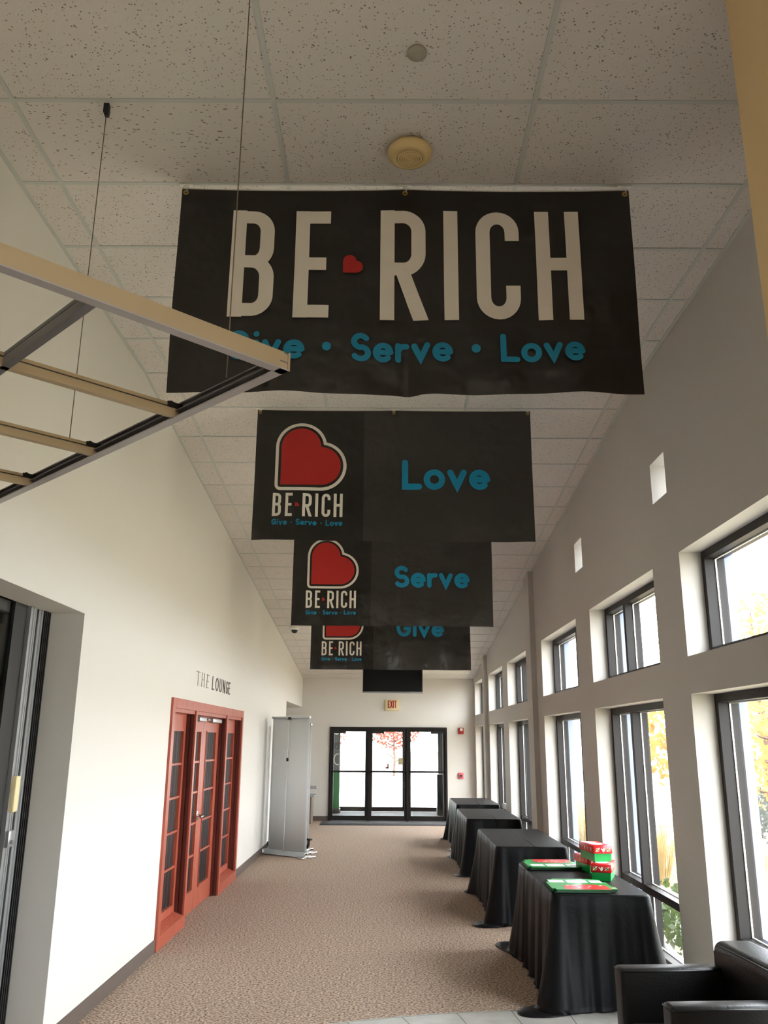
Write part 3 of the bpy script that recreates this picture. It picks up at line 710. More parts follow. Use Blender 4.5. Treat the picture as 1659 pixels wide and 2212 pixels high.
o = MB().rbox(-1.42, 1.34, 18.72, 19.62, 0.0005, 0.012, 0.005, 1).build('door_mat', M['mat'], None); tag(o, 'dark grey walk-off mat before the exit doors', 'mat')

# ------------------------------------------------------------------ lounge doors (wood) in the left wall
d3 = struct(bpy.data.objects.new('door_3', None), 'cherry wood double door with slatted glass and two sidelights'); C.objects.link(d3)
XP = -2.035                                              # face of the recessed leaves
mb = MB(); cx0, cx1 = XL-0.10, XL+0.022
mb.box(cx0, cx1, 7.763, 7.862, 0, 2.11); mb.box(cx0, cx1, 11.53, 11.617, 0, 2.11); mb.box(cx0, cx1, 7.862, 11.53, 2.022, 2.11)
mb.build('door_casing', M['cherry'], d3)
mb = MB(); mb.box(XP-0.02, XL+0.006, 7.862, 11.53, 1.985, 2.021); mb.build('head_stop', M['cherry'], d3)
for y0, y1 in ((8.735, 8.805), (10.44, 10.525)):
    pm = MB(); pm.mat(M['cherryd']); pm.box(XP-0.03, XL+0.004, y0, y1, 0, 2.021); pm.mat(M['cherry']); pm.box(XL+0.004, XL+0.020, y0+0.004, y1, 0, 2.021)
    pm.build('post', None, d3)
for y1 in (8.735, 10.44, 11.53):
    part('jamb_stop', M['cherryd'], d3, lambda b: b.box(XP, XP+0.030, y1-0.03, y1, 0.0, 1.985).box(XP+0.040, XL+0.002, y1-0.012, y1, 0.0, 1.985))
def leafpanel(name, y0, y1, g0, g1, zb):
    lf = MB(); xa, xb = XP-0.045, XP
    lf.box(xa, xb, y0, g0, zb, 1.985); lf.box(xa, xb, g1, y1, zb, 1.985); lf.box(xa, xb, g0, g1, 1.818, 1.985); lf.box(xa, xb, g0, g1, zb, 0.225)
    lf.box(xb, xb+0.008, g0-0.015, g0, 0.21, 1.833); lf.box(xb, xb+0.008, g1, g1+0.015, 0.21, 1.833); lf.box(xb, xb+0.008, g0, g1, 1.818, 1.833); lf.box(xb, xb+0.012, g0, g1, 0.205, 0.225)
    o = lf.build(name, M['cherry'], d3)
    zs = [0.225, 0.565, 0.885, 1.198, 1.507, 1.818]
    for i in range(5):
        za, zb_ = zs[i]+(0.010 if i else 0), zs[i+1]-(0.010 if i < 4 else 0)
        mb = MB().mat(M['reed']); n = 5; wy = (g1-g0)/n                   # a dark pane ribbed with upright rounded flutes
        for k in range(n):
            c = g0+wy*(k+0.5); prof = [(-wy*.5, 0.0), (-wy*.40, 0.012), (-wy*.2, 0.022), (wy*.1, 0.024), (wy*.36, 0.014), (wy*.46, 0.0)]
            lo = [mb.v((XP-0.036+d, c+yy, za)) for yy, d in prof]; hi = [mb.v((XP-0.036+d, c+yy, zb_)) for yy, d in prof]
            for q in range(len(prof)-1): mb.mat(M['reedlight'] if q == 0 else M['reed']); f = mb.face([lo[q], lo[q+1], hi[q+1], hi[q]])
            mb.mat(M['reed']); mb.face(lo[::-1]); mb.face(hi); mb.face([lo[-1], lo[0], hi[0], hi[-1]])
        mb.box(XP-0.044, XP-0.037, g0, g1, za, zb_)
        mb.build('pane', None, o)
        if i: part('muntin', M['cherry'], o, lambda b: b.box(XP-0.045, XP+0.004, g0, g1, zs[i]-0.010, zs[i]+0.010))
    return o
leafpanel('sidelight', 7.862, 8.735, 8.05, 8.60, 0.13)
L1 = leafpanel('door_leaf', 8.805, 9.535, 8.90, 9.41, 0.008)
L2 = leafpanel('door_leaf', 9.540, 10.44, 9.72, 10.23, 0.008)
leafpanel('sidelight', 10.525, 11.53, 10.86, 11.39, 0.13)
for y0, y1 in ((7.862, 8.805), (10.525, 11.53)):
    part('sill_panel', M['cherry'], d3, lambda b: b.box(XP-0.02, XL+0.022, y0, y1, 0, 0.105).hexa([(XP-0.02, y0, 0.105), (XL+0.022, y0, 0.105), (XL+0.022, y1, 0.105), (XP-0.02, y1, 0.105)], [(XP-0.02, y0, 0.15), (XP, y0, 0.15), (XP, y1, 0.15), (XP-0.02, y1, 0.15)]))
for lf, y0, y1 in ((L1, 8.98, 9.44), (L2, 9.68, 10.30)):
    part('door_closer', M['alu'], lf, lambda b: b.rbox(XP, XP+0.055, y0+0.12, y1, 1.925, 1.972, 0.008, 2).box(XP, XP+0.02, y0, y0+0.12, 1.945, 1.965))
part('lever_handle', M['chrome'], L1, lambda b: b.lathe([(0.0, 0.0), (0.001, 0.0)], 4).tube([(XP, 9.47, 0.95), (XP+0.075, 9.47, 0.95)], 0.014, 10).tube([(XP+0.07, 9.485, 0.95), (XP+0.078, 9.40, 0.953), (XP+0.07, 9.33, 0.945)], 0.012, 8).rbox(XP-0.001, XP+0.01, 9.435, 9.505, 0.90, 1.0, 0.004, 2))

# metal letters over the lounge doors
t = thing('lounge_sign', 'wall lettering THE LOUNGE above the wooden doors', 'sign', (XL, 8.70, 2.275))
def wletter(ch, y0, y1, wd, m_):
    kk = (y1-y0)/SANS[ch][0]
    o = lettering('letter', m_, t, [[(y0+p[0]*kk, p[1]*0.152) for p in st] for st in SANS[ch][1]], wd, False, lambda a, z: (0.004, a, z), 0.02)
    md = o.modifiers.new('depth', 'SOLIDIFY'); md.thickness = 0.004; md.offset = 0
    return o
for ch, a, b_ in (('T', 0.0, 0.17), ('H', 0.24, 0.41), ('E', 0.50, 0.63)): wletter(ch, a, b_, 0.009, M['sign_thin'])
for ch, a, b_ in (('L', 0.80, 0.93), ('O', 0.985, 1.18), ('U', 1.22, 1.38), ('N', 1.43, 1.58), ('G', 1.63, 1.77), ('E', 1.80, 1.91)): wletter(ch, a, b_, 0.017, M['sign'])

# ------------------------------------------------------------------ sliding glass door at the near left
d4 = struct(bpy.data.objects.new('door_4', None), 'dark sliding glass door with aluminium stiles in a deep opening'); C.objects.link(d4)
xs = -2.185
mb = MB().mat(M['dark']); mb.box(xs-0.10, xs+0.0, 5.26, 5.38, 0, 2.526)
for k in range(4): mb.box(xs, xs+0.008, 5.272+k*0.028, 5.284+k*0.028, 0, 2.526)
mb.build('jamb_frame', None, d4)
mb = MB().box(xs-0.10, xs-0.05, 1.5, 5.26, 2.46, 2.526); mb.build('head_track', M['dark'], d4)
part('stile', M['alu'], d4, lambda b: b.box(xs-0.05, xs-0.004, 5.205, 5.255, 0.01, 2.524).box(xs-0.004, xs+0.006, 5.235, 5.25, 0.01, 2.524))
part('stile', M['bronze'], d4, lambda b: b.box(xs-0.05, xs-0.012, 5.15, 5.203, 0.01, 2.524), 'dark grey stile')
part('stile', M['alu'], d4, lambda b: b.box(xs-0.05, xs+0.004, 5.07, 5.148, 0.01, 2.524).box(xs+0.004, xs+0.012, 5.10, 5.112, 0.01, 2.524).box(xs+0.004, xs+0.010, 5.13, 5.142, 0.01, 2.524))
part('stile', M['dark'], d4, lambda b: b.box(xs-0.06, xs-0.02, 4.90, 5.068, 0.01, 2.524), 'black stile')
part('pane', M['glass'], d4, lambda b: b.box(xs-0.045, xs-0.037, 1.5, 4.90, 0.10, 2.524))
part('bottom_rail', M['dark'], d4, lambda b: b.box(xs-0.06, xs-0.02, 1.5, 4.90, 0.0, 0.10))
part('latch_plate', M['cream'], d4, lambda b: b.rbox(xs+0.0, xs+0.030, 5.085, 5.145, 1.33, 1.53, 0.006, 2), 'cream latch cover')
part('lock_case', M['alu'], d4, lambda b: b.rbox(xs+0.004, xs+0.028, 5.075, 5.135, 1.14, 1.23, 0.004, 2).tube([(xs+0.028, 5.105, 1.17), (xs+0.045, 5.105, 1.165)], 0.01, 8), 'silver lock case')

# ------------------------------------------------------------------ banner stands by the left wall
A, B = Vector((-1.885, 14.13)), Vector((-1.19, 13.645)); dd = (B-A); Ls = dd.length; ang = math.atan2(dd.y, dd.x)
def stand(name, label, loc, rz, h, dark=False):
    t = thing(name, label, 'banner stand', loc, rz)
    part('base_cassette', M['alu'], t, lambda b: b.hexa([(-Ls/2, -0.085, 0.012), (Ls/2, -0.085, 0.012), (Ls/2, 0.075, 0.012), (-Ls/2, 0.075, 0.012)], [(-Ls/2, -0.035, 0.075), (Ls/2, -0.035, 0.075), (Ls/2, 0.03, 0.075), (-Ls/2, 0.03, 0.075)]))
    for sx in (-1, 1):
        part('end_cap', M['chrome'], t, lambda b: b.rbox(sx*Ls/2-0.012+0.012*sx, sx*Ls/2+0.012+0.012*sx, -0.09, 0.08, 0.008, 0.08, 0.008, 2))
    part('foot', M['chrome'], t, lambda b: b.rbox(Ls/2-0.06, Ls/2+0.05, -0.17, -0.05, 0.0, 0.022, 0.008, 2).rbox(Ls/2+0.02, Ls/2+0.09, -0.06, 0.10, 0.0, 0.03, 0.01, 2))
    part('foot', M['chrome'], t, lambda b: b.rbox(-Ls/2-0.04, -Ls/2+0.06, -0.10, 0.12, 0.0, 0.02, 0.008, 2))
    def sheet(b):
        n = 16; wv = Ls*0.93
        lo = [b.v((-wv/2+wv*k/n, 0.004*math.cos(2*PI*k/n), 0.07)) for k in range(n+1)]; hi = [b.v((-wv/2+wv*k/n, 0.004*math.cos(2*PI*k/n), h)) for k in range(n+1)]
        lo2 = [b.v((-wv/2+wv*k/n, 0.004*math.cos(2*PI*k/n)+0.003, 0.07)) for k in range(n+1)]; hi2 = [b.v((-wv/2+wv*k/n, 0.004*math.cos(2*PI*k/n)+0.003, h)) for k in range(n+1)]
        for k in range(n):
            f = b.face([lo[k], lo[k+1], hi[k+1], hi[k]]); f.smooth = True; f = b.face([lo2[k], hi2[k], hi2[k+1], lo2[k+1]]); f.smooth = True
        b.face([lo[0], hi[0], hi2[0], lo2[0]]); b.face([lo[n], lo2[n], hi2[n], hi[n]]); b.face(hi+hi2[::-1]); b.face(lo2+lo[::-1])
    part('sheet', M['silver'], t, sheet)
    part('top_rail', M['alu'], t, lambda b: b.rbox(-Ls*0.47, Ls*0.47, -0.018, 0.012, h-0.012, h+0.018, 0.005, 2).rbox(-Ls*0.475, -Ls*0.455, -0.022, 0.016, h-0.016, h+0.022, 0.004, 1).rbox(Ls*0.455, Ls*0.475, -0.022, 0.016, h-0.016, h+0.022, 0.004, 1))
    part('pole', M['silver'], t, lambda b: b.tube([(-0.03, -0.045, 0.055), (-0.02, -0.035, h*0.68)], 0.0085, 8).tube([(-0.02, -0.035, h*0.68), (-0.012, -0.03, h-0.005)], 0.006, 8))
    part('pole_joint', M['dark'], t, lambda b: b.rbox(-0.034, -0.006, -0.05, -0.02, h*0.675, h*0.70, 0.004, 1), 'dark grey joint')
    part('top_hook', M['dark'], t, lambda b: b.rbox(-0.035, 0.012, -0.04, -0.012, h-0.03, h+0.006, 0.004, 1), 'dark hook')
    return t
mid = (A+B)/2
stand('banner_stand', 'plain silver back of a pull-up banner stand by the left wall', (mid.x-0.015, mid.y, 0), ang, 2.085)
t2 = stand('banner_stand', 'second pull-up stand hidden behind, only dark clamp and foot showing', (mid.x-0.03, mid.y+0.50, 0), ang, 1.98)
part('clamp', M['dark'], t2, lambda b: b.rbox(Ls/2-0.07, Ls/2+0.035, -0.03, 0.03, 0.20, 0.225, 0.005, 1).tube([(Ls/2-0.01, 0, 0.20), (Ls/2-0.02, 0, 0.14), (Ls/2-0.06, 0, 0.07)], 0.022, 8).rbox(Ls/2-0.09, Ls/2-0.05, -0.03, 0.03, 0.03, 0.12, 0.006, 1), 'black clamp')
part('clamp', M['dark'], t2, lambda b: b.rbox(-Ls/2-0.02, -Ls/2+0.06, -0.05, 0.05, 0.03, 0.13, 0.01, 2), 'black clamp')

# ------------------------------------------------------------------ counter at the alcove
t = thing('reception_counter', 'brown counter with grey worktop half hidden behind the silver stand', 'counter', (-2.22, 19.0, 0))
part('body', M['cab'], t, lambda b: b.box(-0.60, 0.60, -0.02, 0.45, 0.0, 0.545))
part('corner_post', M['alu'], t, lambda b: b.box(0.60, 0.606, -0.026, -0.008, 0.0, 0.55))
part('worktop', M['stone'], t, lambda b: b.rbox(-0.62, 0.66, -0.05, 0.47, 0.55, 0.585, 0.008, 2))
part('ledge', M['stone'], t, lambda b: b.rbox(-0.62, 0.70, 0.02, 0.44, 0.715, 0.755, 0.012, 2).box(-0.5, -0.46, 0.2, 0.26, 0.585, 0.715).box(0.46, 0.50, 0.2, 0.26, 0.585, 0.715))

# ------------------------------------------------------------------ tables under black cloths
def tablecloth(label, x0, x1, y0, y1, z, seed, tails):
    rnd = random.Random(seed); lx, ly = x1-x0, y1-y0; r = 0.05
    per = []; corners = []
    def run(cx, cy, a0):
        for k in range(7):
            a = a0+PI/2*k/6; per.append((cx+r*math.cos(a), cy+r*math.sin(a), math.cos(a), math.sin(a)))
            if k == 3: corners.append(len(per)-1)
    def edge(p, q, n, m_):
        for k in range(1, m_): per.append((p[0]+(q[0]-p[0])*k/m_, p[1]+(q[1]-p[1])*k/m_, n[0], n[1]))
    hx, hy = lx/2, ly/2
    run(hx-r, -hy+r, -PI/2); edge((hx, -hy+r), (hx, hy-r), (1, 0), 44); run(hx-r, hy-r, 0); edge((hx-r, hy), (-hx+r, hy), (0, 1), 22)
    run(-hx+r, hy-r, PI/2); edge((-hx, hy-r), (-hx, -hy+r), (-1, 0), 52); run(-hx+r, -hy+r, PI); edge((-hx+r, -hy), (hx-r, -hy), (0, -1), 26)
    n = len(per); s = [0.0]
    for i in range(1, n): s.append(s[-1]+math.hypot(per[i][0]-per[i-1][0], per[i][1]-per[i-1][1]))
    tot = s[-1]+0.02
    cdir = [(per[c][2], per[c][3]) for c in corners]; cs = [(s[c], tails[i]) for i, c in enumerate(corners)]       # front-right, back-right, back-left, front-left
    ph = [rnd.uniform(0, 6.28) for _ in range(5)]
    mb = MB(); xmax = 1.985-(x0+x1)/2
    def sd(a, b_): d = abs(a-b_); return min(d, tot-d)
    K = 16; rings = []
    for k in range(K+5):
        ring = []
        for i in range(n):
            px_, py_, nx_, ny_ = per[i]; tt = min(1.0, k/K)
            cf = max(math.exp(-(sd(s[i], c)/0.16)**2) for c, _ in cs); tl = max(tv*math.exp(-(sd(s[i], c)/0.07)**2) for c, tv in cs)
            fold = 0.016*math.sin(2*PI*s[i]/0.27+ph[0]+0.7*math.sin(2*PI*s[i]/0.9+ph[1])) + 0.010*math.sin(2*PI*s[i]/0.155+ph[2]) + 0.006*math.sin(2*PI*s[i]/0.083+ph[3])
            out = 0.012*min(1, k/2.0) + tt*0.03 + fold*tt**0.8 + cf*0.10*tt**1.6
            zz = z*(1-tt)
            if k == 1: zz = z-0.012
            if k > K:                                             # the corners trail on the floor
                e_ = (k-K)/4.0; ci = min(range(4), key=lambda q: sd(s[i], cs[q][0])); gq = math.exp(-(sd(s[i], cs[ci][0])/0.055)**2)
                tv = cs[ci][1]*gq*e_; dx_, dy_ = cdir[ci]; dx_, dy_ = dx_*0.9+dy_*0.45, dy_*0.9-dx_*0.45
                base = 0.012*e_*(1-gq); X, Y = px_+nx_*(out+base)+dx_*tv, py_+ny_*(out+base)+dy_*tv
                zz = 0.010+0.05*gq*cs[ci][1]*3*math.sin(PI*e_)*(0.6+0.4*math.sin(60*s[i]))*(1-0.3*e_)
            else:
                X, Y = px_+nx_*out, py_+ny_*out; zz = max(zz, 0.012)
            ring.append(mb.v((min(X, xmax), Y, zz)))
        rings.append(ring)
    for k in range(K+4):
        for i in range(n):
            j = (i+1) % n; f = mb.face([rings[k][i], rings[k][j], rings[k+1][j], rings[k+1][i]])
            if f: f.smooth = True
    prev = rings[0]
    for q in range(1, 6):
        kq = 1-q/5.5; ring = [mb.v((p[0]*kq, p[1]*kq, z+0.0008)) for p in per]
        for i in range(n): j = (i+1) % n; mb.face([prev[i], ring[i], ring[j], prev[j]])
        prev = ring
    mb.face(prev)
    o = mb.build('tablecloth', M['cloth'], None, ((x0+x1)/2, (y0+y1)/2, 0))
    tag(o, label, 'tablecloth', 'black cloths over the tables by the windows')
    xm = 0.03
    part('fold_crease', M['cloth'], o, lambda b: b.tube([(xm, -hy+0.02, z), (xm+0.004, 0, z), (xm, hy-0.02, z)], 0.0035, 6))
    return o
TZ = 0.72
tablecloth('black cloth over the table carrying the gift boxes, nearest the armchair', 1.165, 1.835, 6.30, 7.88, TZ, 1, (0.02, 0.0, 0.24, 0.17))
tablecloth('black cloth over the bare table right behind the gift box table', 1.115, 1.825, 9.00, 10.76, TZ, 2, (0.0, 0.0, 0.10, 0.16))
tablecloth('black cloth over the third table, before the nearer wall pier is passed', 1.10, 1.83, 12.05, 13.80, TZ, 3, (0.0, 0.0, 0.16, 0.08))
tablecloth('black cloth over the table closest to the exit doors', 1.17, 1.88, 14.67, 16.28, TZ, 5, (0.0, 0.0, 0.14, 0.05))

# ------------------------------------------------------------------ gift boxes and flat cartons
def gift_box(label, x, y, z, rz, side):
    t = thing('gift_box', label, 'box', (x, y, z), rz, 'gift boxes stacked on the nearest table')
    w_, l_, h, hl = 0.148, 0.30, 0.115, 0.056
    part('box_body', M['cartgreen'], t, lambda b: b.hexa([(-w_/2+.006, -l_/2+.006, 0), (w_/2-.006, -l_/2+.006, 0), (w_/2-.006, l_/2-.006, 0), (-w_/2+.006, l_/2-.006, 0)], [(-w_/2+.001, -l_/2+.001, h-.004), (w_/2-.001, -l_/2+.001, h-.004), (w_/2-.001, l_/2-.001, h-.004), (-w_/2+.001, l_/2-.001, h-.004)]))
    lid = part('lid', M['cartred'], t, lambda b: b.rbox(-w_/2-.003, w_/2+.003, -l_/2-.003, l_/2+.003, h-hl, h+.002, 0.002, 1), 'red lid')
    yf = -l_/2-.0042
    def dove(b, c, zc, s, pos):
        pts = [(-.9, .5), (-.62, .62), (-.35, .38), (-.1, .25), (.1, .55), (.28, .95), (.42, .5), (.75, .75), (.85, .2), (.6, -.35), (.35, -.75), (.05, -.8), (-.2, -.5), (-.3, -.1), (-.55, .15), (-.75, .3)]
        vs = [b.v(pos(c+p[0]*s, zc+p[1]*s)) for p in pts]; b.face(vs)
    zc = h-hl/2
    fp = lambda a, z_: (a, yf, z_)
    part('dove_mark', M['cartwhite'], lid, lambda b: dove(b, 0.0, zc-.002, 0.020, fp), 'white dove')
    for cx_ in (-0.045, 0.045):
        lettering('ring_mark', M['olive'], lid, [arc(cx_, zc, 0.0125, 0.0125, 0, 360, 18)], 0.005, False, fp, 0.01)
        mb = MB(); vs = [mb.v((cx_+0.0095*math.cos(2*PI*k/12), yf+0.0004, zc+0.0095*math.sin(2*PI*k/12))) for k in range(12)]; mb.face(vs); mb.build('ring_centre', M['printdark'], lid)
        lettering('slash_mark', M['cartwhite'], lid, [[(cx_-0.016, zc-0.014), (cx_+0.018, zc+0.016)]], 0.005, False, lambda a, z_: (a, yf-0.0006, z_), 0.02)
    for sx in (-1, 1):
        for k in range(4):
            c = -0.10+0.066*k
            part('side_mark', M['olive'] if k % 2 else M['cartwhite'], lid, lambda b: b.face([b.v((sx*(w_/2+.0042), c+p[0]*.012, zc+p[1]*.015)) for p in ((0, 1), (.7, .4), (.5, -.6), (0, -1), (-.5, -.6), (-.7, .4))]))
    part('top_patch', M['cartwhite'], lid, lambda b: b.face([b.v((p[0]*w_*.36, p[1]*l_*.34, h+.0032)) for p in ((-1, -.6), (-.3, -1), (.6, -.8), (1, -.1), (.4, .3), (.8, .9), (-.2, 1), (-.9, .4))]), 'white patch')  # irregular white patch on top of the lid
    return t
gift_box('red and green gift box in front, under the top one', 1.695, 7.02, TZ+0.003, math.radians(-20), 1)
gift_box('red and green gift box behind, half hidden by the others', 1.690, 7.42, TZ+0.003, math.radians(10), -1)
gift_box('red and green gift box resting on top of the other two', 1.675, 7.16, TZ+0.003+0.119, math.radians(9), -1)

def carton_mesh(fl):
    """a die-cut carton lying flat: a body with corner notches and flaps"""
    return [(-.225, -.19), (-.20, -.19), (-.20, -.235), (.185, -.235), (.185, -.20), (.235, -.20), (.235, -.12), (.215, -.10), (.215, .08), (.19, .10), (.19, .20), (.15, .235), (-.16, .235), (-.16, .21), (-.20, .21), (-.20, .11), (-.225, .09)]
def carton(label, x, y, z, rz, top, flip):
    t = thing('flat_carton', label, 'flat carton', (x, y, z), rz, 'flat cartons stacked at the %s' % ('front' if not flip else 'back'))
    pts = carton_mesh(0); th = 0.0035
    def slab(b):
        a = [b.v((p[0], p[1], 0)) for p in pts]; c = [b.v((p[0], p[1], th)) for p in pts]
        b.face(c); b.face(a[::-1])
        for i in range(len(pts)): j = (i+1) % len(pts); b.face([a[i], a[j], c[j], c[i]])
    part('sheet', M['cartgreen'] if top else M['cartdark'], t, slab)
    if top:
        e_ = th+0.0006; s_ = -1 if flip else 1
        def poly(name, m_, P, dz=0.0, label=None):
            part(name, M[m_], t, lambda b: b.face([b.v((p[0], s_*p[1], e_+dz)) for p in P]), label)
        poly('red_panel', 'cartred', [(-.13, -.232), (.18, -.232), (.18, -.05), (.10, -.02), (-.05, -.03), (-.13, -.06)], 0, 'red panel')
        poly('print_panel', 'cartwhite', [(-.20, .06), (-.09, .06), (-.09, .17), (-.20, .17)]); poly('print_panel', 'cartwhite', [(-.07, .06), (.08, .06), (.08, .17), (-.07, .17)]); poly('print_panel', 'cartwhite', [(.10, .06), (.185, .06), (.185, .17), (.10, .17)])
        rnd = random.Random(5)
        for k in range(7):
            cx_, cy_ = rnd.uniform(-.11, .16), rnd.uniform(-.21, -.06)
            poly('snow_print', 'cartwhite', [(cx_+.016*math.cos(q*PI/4)*rnd.uniform(.5, 1), cy_+.016*math.sin(q*PI/4)*rnd.uniform(.5, 1)) for q in range(8)], 0.0006)
    return t
rnd = random.Random(9)
for nm, x, y, fl in (('front', 1.405, 6.575, False), ('back', 1.405, 7.64, True)):
    for k in range(6):
        top = k == 5
        carton('top flat carton of the %s stack, green with red and white print' % nm if top else 'dark-edged flat carton, %s in the %s stack under the printed one' % (['lowest', 'second from the bottom', 'third from the bottom', 'fourth from the bottom', 'fifth from the bottom'][k], nm),
               x-0.004*(5-k)+rnd.uniform(-.004, .004), y+rnd.uniform(-.006, .006), TZ+0.0045+0.0037*k, math.radians(rnd.uniform(-1.5, 1.5)), top, fl)

# ------------------------------------------------------------------ armchair
t = thing('armchair', 'black leather club armchair at the window wall, facing the hall', 'armchair', (1.545, 4.385, 0), math.radians(4.5))
def seam(mb, pts): mb.tube(pts, 0.0045, 6)
for sy in (1, -1):
    y0, y1 = (0.255, 0.365) if sy > 0 else (-0.365, -0.255)
    o = part('arm', M['leather'], t, lambda b: b.rbox(-0.355, 0.20, y0, y1, 0.045, 0.655, 0.022, 3))
    part('seam', M['seam'], o, lambda b: [seam(b, [(-0.350, y, 0.642), (0.15, y, 0.642)]) for y in (y0+0.002, y1-0.002)] and seam(b, [(-0.353, y0+0.01, 0.64), (-0.353, y1-0.01, 0.64)]))
bk = part('backrest', M['leather'], t, lambda b: b.rbox(0.165, 0.39, -0.365, 0.365, 0.06, 0.765, 0.05, 5))
part('seam', M['seam'], bk, lambda b: seam(b, [(0.178, -0.35, 0.10), (0.178, -0.35, 0.71), (0.180, -0.31, 0.748), (0.180, 0.31, 0.748), (0.178, 0.35, 0.71), (0.178, 0.35, 0.10)]))
part('seat_cushion', M['leather'], t, lambda b: b.rbox(-0.345, 0.175, -0.25, 0.25, 0.26, 0.425, 0.035, 4))
part('front_rail', M['leather'], t, lambda b: b.rbox(-0.335, 0.17, -0.254, 0.254, 0.06, 0.262, 0.012, 2))
for sx in (-0.30, 0.34):
    for sy in (-0.305, 0.305): part('leg', M['dark'], t, lambda b: b.box(sx-0.02, sx+0.02, sy-0.02, sy+0.02, 0.0, 0.06))

# ------------------------------------------------------------------ things in the vestibule
t = thing('vestibule_banner', 'narrow grey and green standing sign behind the left exit door', 'sign', (-1.30, 21.75, 0), math.radians(-8))
part('panel', M['banner_grey'], t, lambda b: b.box(-0.10, 0.13, -0.01, 0.01, 1.0, 2.25)); part('panel', M['banner_green'], t, lambda b: b.box(-0.10, 0.13, -0.01, 0.01, 0.12, 1.0), 'green lower panel')
part('base', M['dark'], t, lambda b: b.rbox(-0.12, 0.15, -0.08, 0.08, 0.0, 0.12, 0.01, 2))
letters(M['print_white'], t, text_strokes('U', SANS, -0.05, 0.12, 1.86, 0.33, 0), 0.03, False, lambda a, z: (a, -0.013, z))
letters(M['dark'], t, text_strokes('US', {**SANS, 'S': (.42, [arc(.21, .73, .14, .20, 20, 270, 14) + arc(.21, .27, .15, .22, 85, -160, 14)])}, -0.08, 0.12, 1.52, 0.16, 0.1), 0.028, False, lambda a, z: (a, -0.013, z))
lettering('letter', M['print_white'], t, [arc(0.07, 1.27, 0.09, 0.13, 70, 290, 14)], 0.022, False, lambda a, z: (a, -0.013, z))
o = MB().rbox(1.22, 1.42, 21.2, 21.6, 0.0, 0.95, 0.02, 2).build('waste_bin', M['dark'], None); tag(o, 'dark upright bin behind the right exit door', 'bin')

# ------------------------------------------------------------------ outdoors
struct(MB().box(-60, 120, -40, 160, -0.6, -0.30).build('ground_lawn', M['lawn']), 'dry lawn outside the windows')
wbox('ground_pavement', 'concrete', -9, 9, VY+0.15, 60, -0.29, -0.06, 'pale pavement outside the exit')
def leaf_cloud(mb, c, rad, n, size, rnd, shell=0.55):
    for _ in range(n):
        while True:
            p = Vector((rnd.uniform(-1, 1), rnd.uniform(-1, 1), rnd.uniform(-1, 1)))
            if shell < p.length < 1: break
        p = Vector((c[0]+p.x*rad[0], c[1]+p.y*rad[1], c[2]+p.z*rad[2])); s = size*rnd.uniform(.6, 1.3)
        a = Vector((rnd.gauss(0, 1), rnd.gauss(0, 1), rnd.gauss(0, 1))).normalized()*s; b_ = a.cross(Vector((rnd.gauss(0, 1), rnd.gauss(0, 1), rnd.gauss(0, 1)))).normalized()*s*.6
        mb.face([mb.v(p-a), mb.v(p+b_), mb.v(p+a), mb.v(p-b_)])
def tree(name, label, x, y, h, cz_, rad, n, size, lm, seed, group=None):
    rnd = random.Random(seed); t = thing(name, label, 'tree', (x, y, -0.3), 0, group)
    def trunk(b):
        b.tube([(0, 0, 0), (0.05, 0.02, h*.3), (0, 0, h*.6), (0.03, 0.05, h*.9)], [h*.022, h*.018, h*.013, h*.004], 8)
    part('trunk', M['bark'], t, trunk)
    for k in range(9):
        a = k*2.4+rnd.uniform(-.3, .3); z0 = h*(.26+.055*k); r = rad[0]*rnd.uniform(.6, .9)
        part('branch', M['bark'], t, lambda b: b.tube([(0, 0, z0), (r*.4*math.cos(a), r*.4*math.sin(a), z0+h*.05), (r*.75*math.cos(a+.15), r*.75*math.sin(a+.15), z0+h*.04), (r*math.cos(a+.25), r*math.sin(a+.25), z0-h*.02)], [h*.009, h*.007, h*.004, h*.0015], 6))
    mb = MB(); leaf_cloud(mb, (0, 0, cz_), rad, n, size, rnd, 0.25); mb.build('foliage', lm, t)['kind'] = 'stuff'
    return t
tree('autumn_tree', 'spreading yellow autumn tree seen through the nearest windows', 7.0, 15.0, 3.4, 2.2, (3.3, 3.3, 1.25), 4200, 0.085, M['leafy'], 2)
tree('autumn_tree', 'yellow autumn tree farther back beyond the window wall', 13.5, 31.0, 7.5, 4.6, (3.6, 3.6, 2.8), 2600, 0.13, M['leafy'], 5)
tree('maple_tree', 'orange maple tree beyond the exit doors', 0.35, 45.0, 3.6, 2.55, (1.35, 1.2, 1.0), 1500, 0.085, M['leafr'], 8)
tree('maple_tree', 'second orange maple, seen through the left exit door', -3.3, 45.0, 3.6, 2.5, (1.2, 1.2, 1.0), 1300, 0.085, M['leafr'], 9)
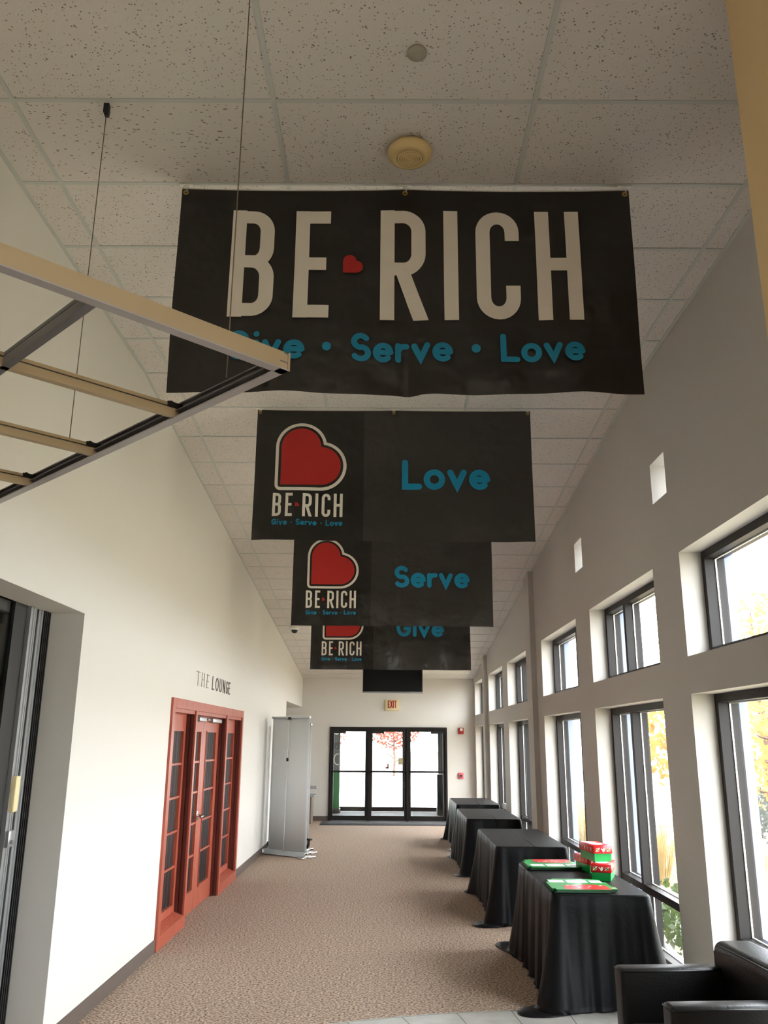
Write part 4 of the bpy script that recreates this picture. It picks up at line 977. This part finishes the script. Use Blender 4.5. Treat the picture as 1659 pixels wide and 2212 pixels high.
for k in range(8):                                                 # low dark hedge plants at the back of the lawn
    rnd = random.Random(40+k); x, y = 8.2+k*0.75, 19.0+k*2.3
    t = thing('hedge_shrub', 'dark green shrub in the low hedge behind the straw grass', 'shrub', (x, y, -0.3), 0, 'dark hedge beyond the windows')
    mb = MB(); leaf_cloud(mb, (0, 0, 0.45), (0.7, 1.35, 0.48), 420, 0.08, rnd, 0.2); mb.build('foliage', M['hedge'], t)['kind'] = 'stuff'
    part('stem', M['bark'], t, lambda b: b.tube([(0, 0, 0), (0.02, 0.05, 0.5)], [0.03, 0.012], 6))
for k in range(16):                                                # clumps of tall straw-coloured grass
    rnd = random.Random(80+k); x, y = 4.3+rnd.uniform(-.5, .9), 5.2+k*1.15
    def clump(b):
        for _ in range(150):
            a = rnd.uniform(0, 6.28); r0 = rnd.uniform(0, .22); lean = rnd.uniform(.05, .5); hh = rnd.uniform(.55, 1.0)
            p0 = Vector((r0*math.cos(a), r0*math.sin(a), 0)); p1 = p0+Vector((lean*.4*math.cos(a), lean*.4*math.sin(a), hh*.6)); p2 = p0+Vector((lean*math.cos(a), lean*math.sin(a), hh))
            w_ = Vector((-math.sin(a), math.cos(a), 0))*.007
            v = [b.v(p0-w_), b.v(p0+w_), b.v(p1+w_), b.v(p1-w_), b.v(p2)]; b.face([v[0], v[1], v[2], v[3]]); b.face([v[3], v[2], v[4]])
    o = MB(); clump(o); o = o.build('grass_clump', M['straw'], None, (x, y, -0.3))
    tag(o, 'clump of tall straw-coloured grass outside the windows', 'grass clump', 'straw grass beyond the windows')
for k in range(9):                                                 # green planting right against the building
    rnd = random.Random(130+k); y = 5.4+k*1.25
    t = thing('border_shrub', 'low green shrub growing against the window wall outside', 'shrub', (3.05+rnd.uniform(-.1, .2), y, -0.3), 0, 'green shrubs under the windows')
    mb = MB(); leaf_cloud(mb, (0, 0, 0.25), (0.36, 0.5, 0.30), 320, 0.05, rnd, 0.2); mb.build('foliage', M['leafg'], t)['kind'] = 'stuff'
    part('stem', M['bark'], t, lambda b: b.tube([(0, 0, 0), (0.02, 0.02, 0.28)], [0.015, 0.006], 6))
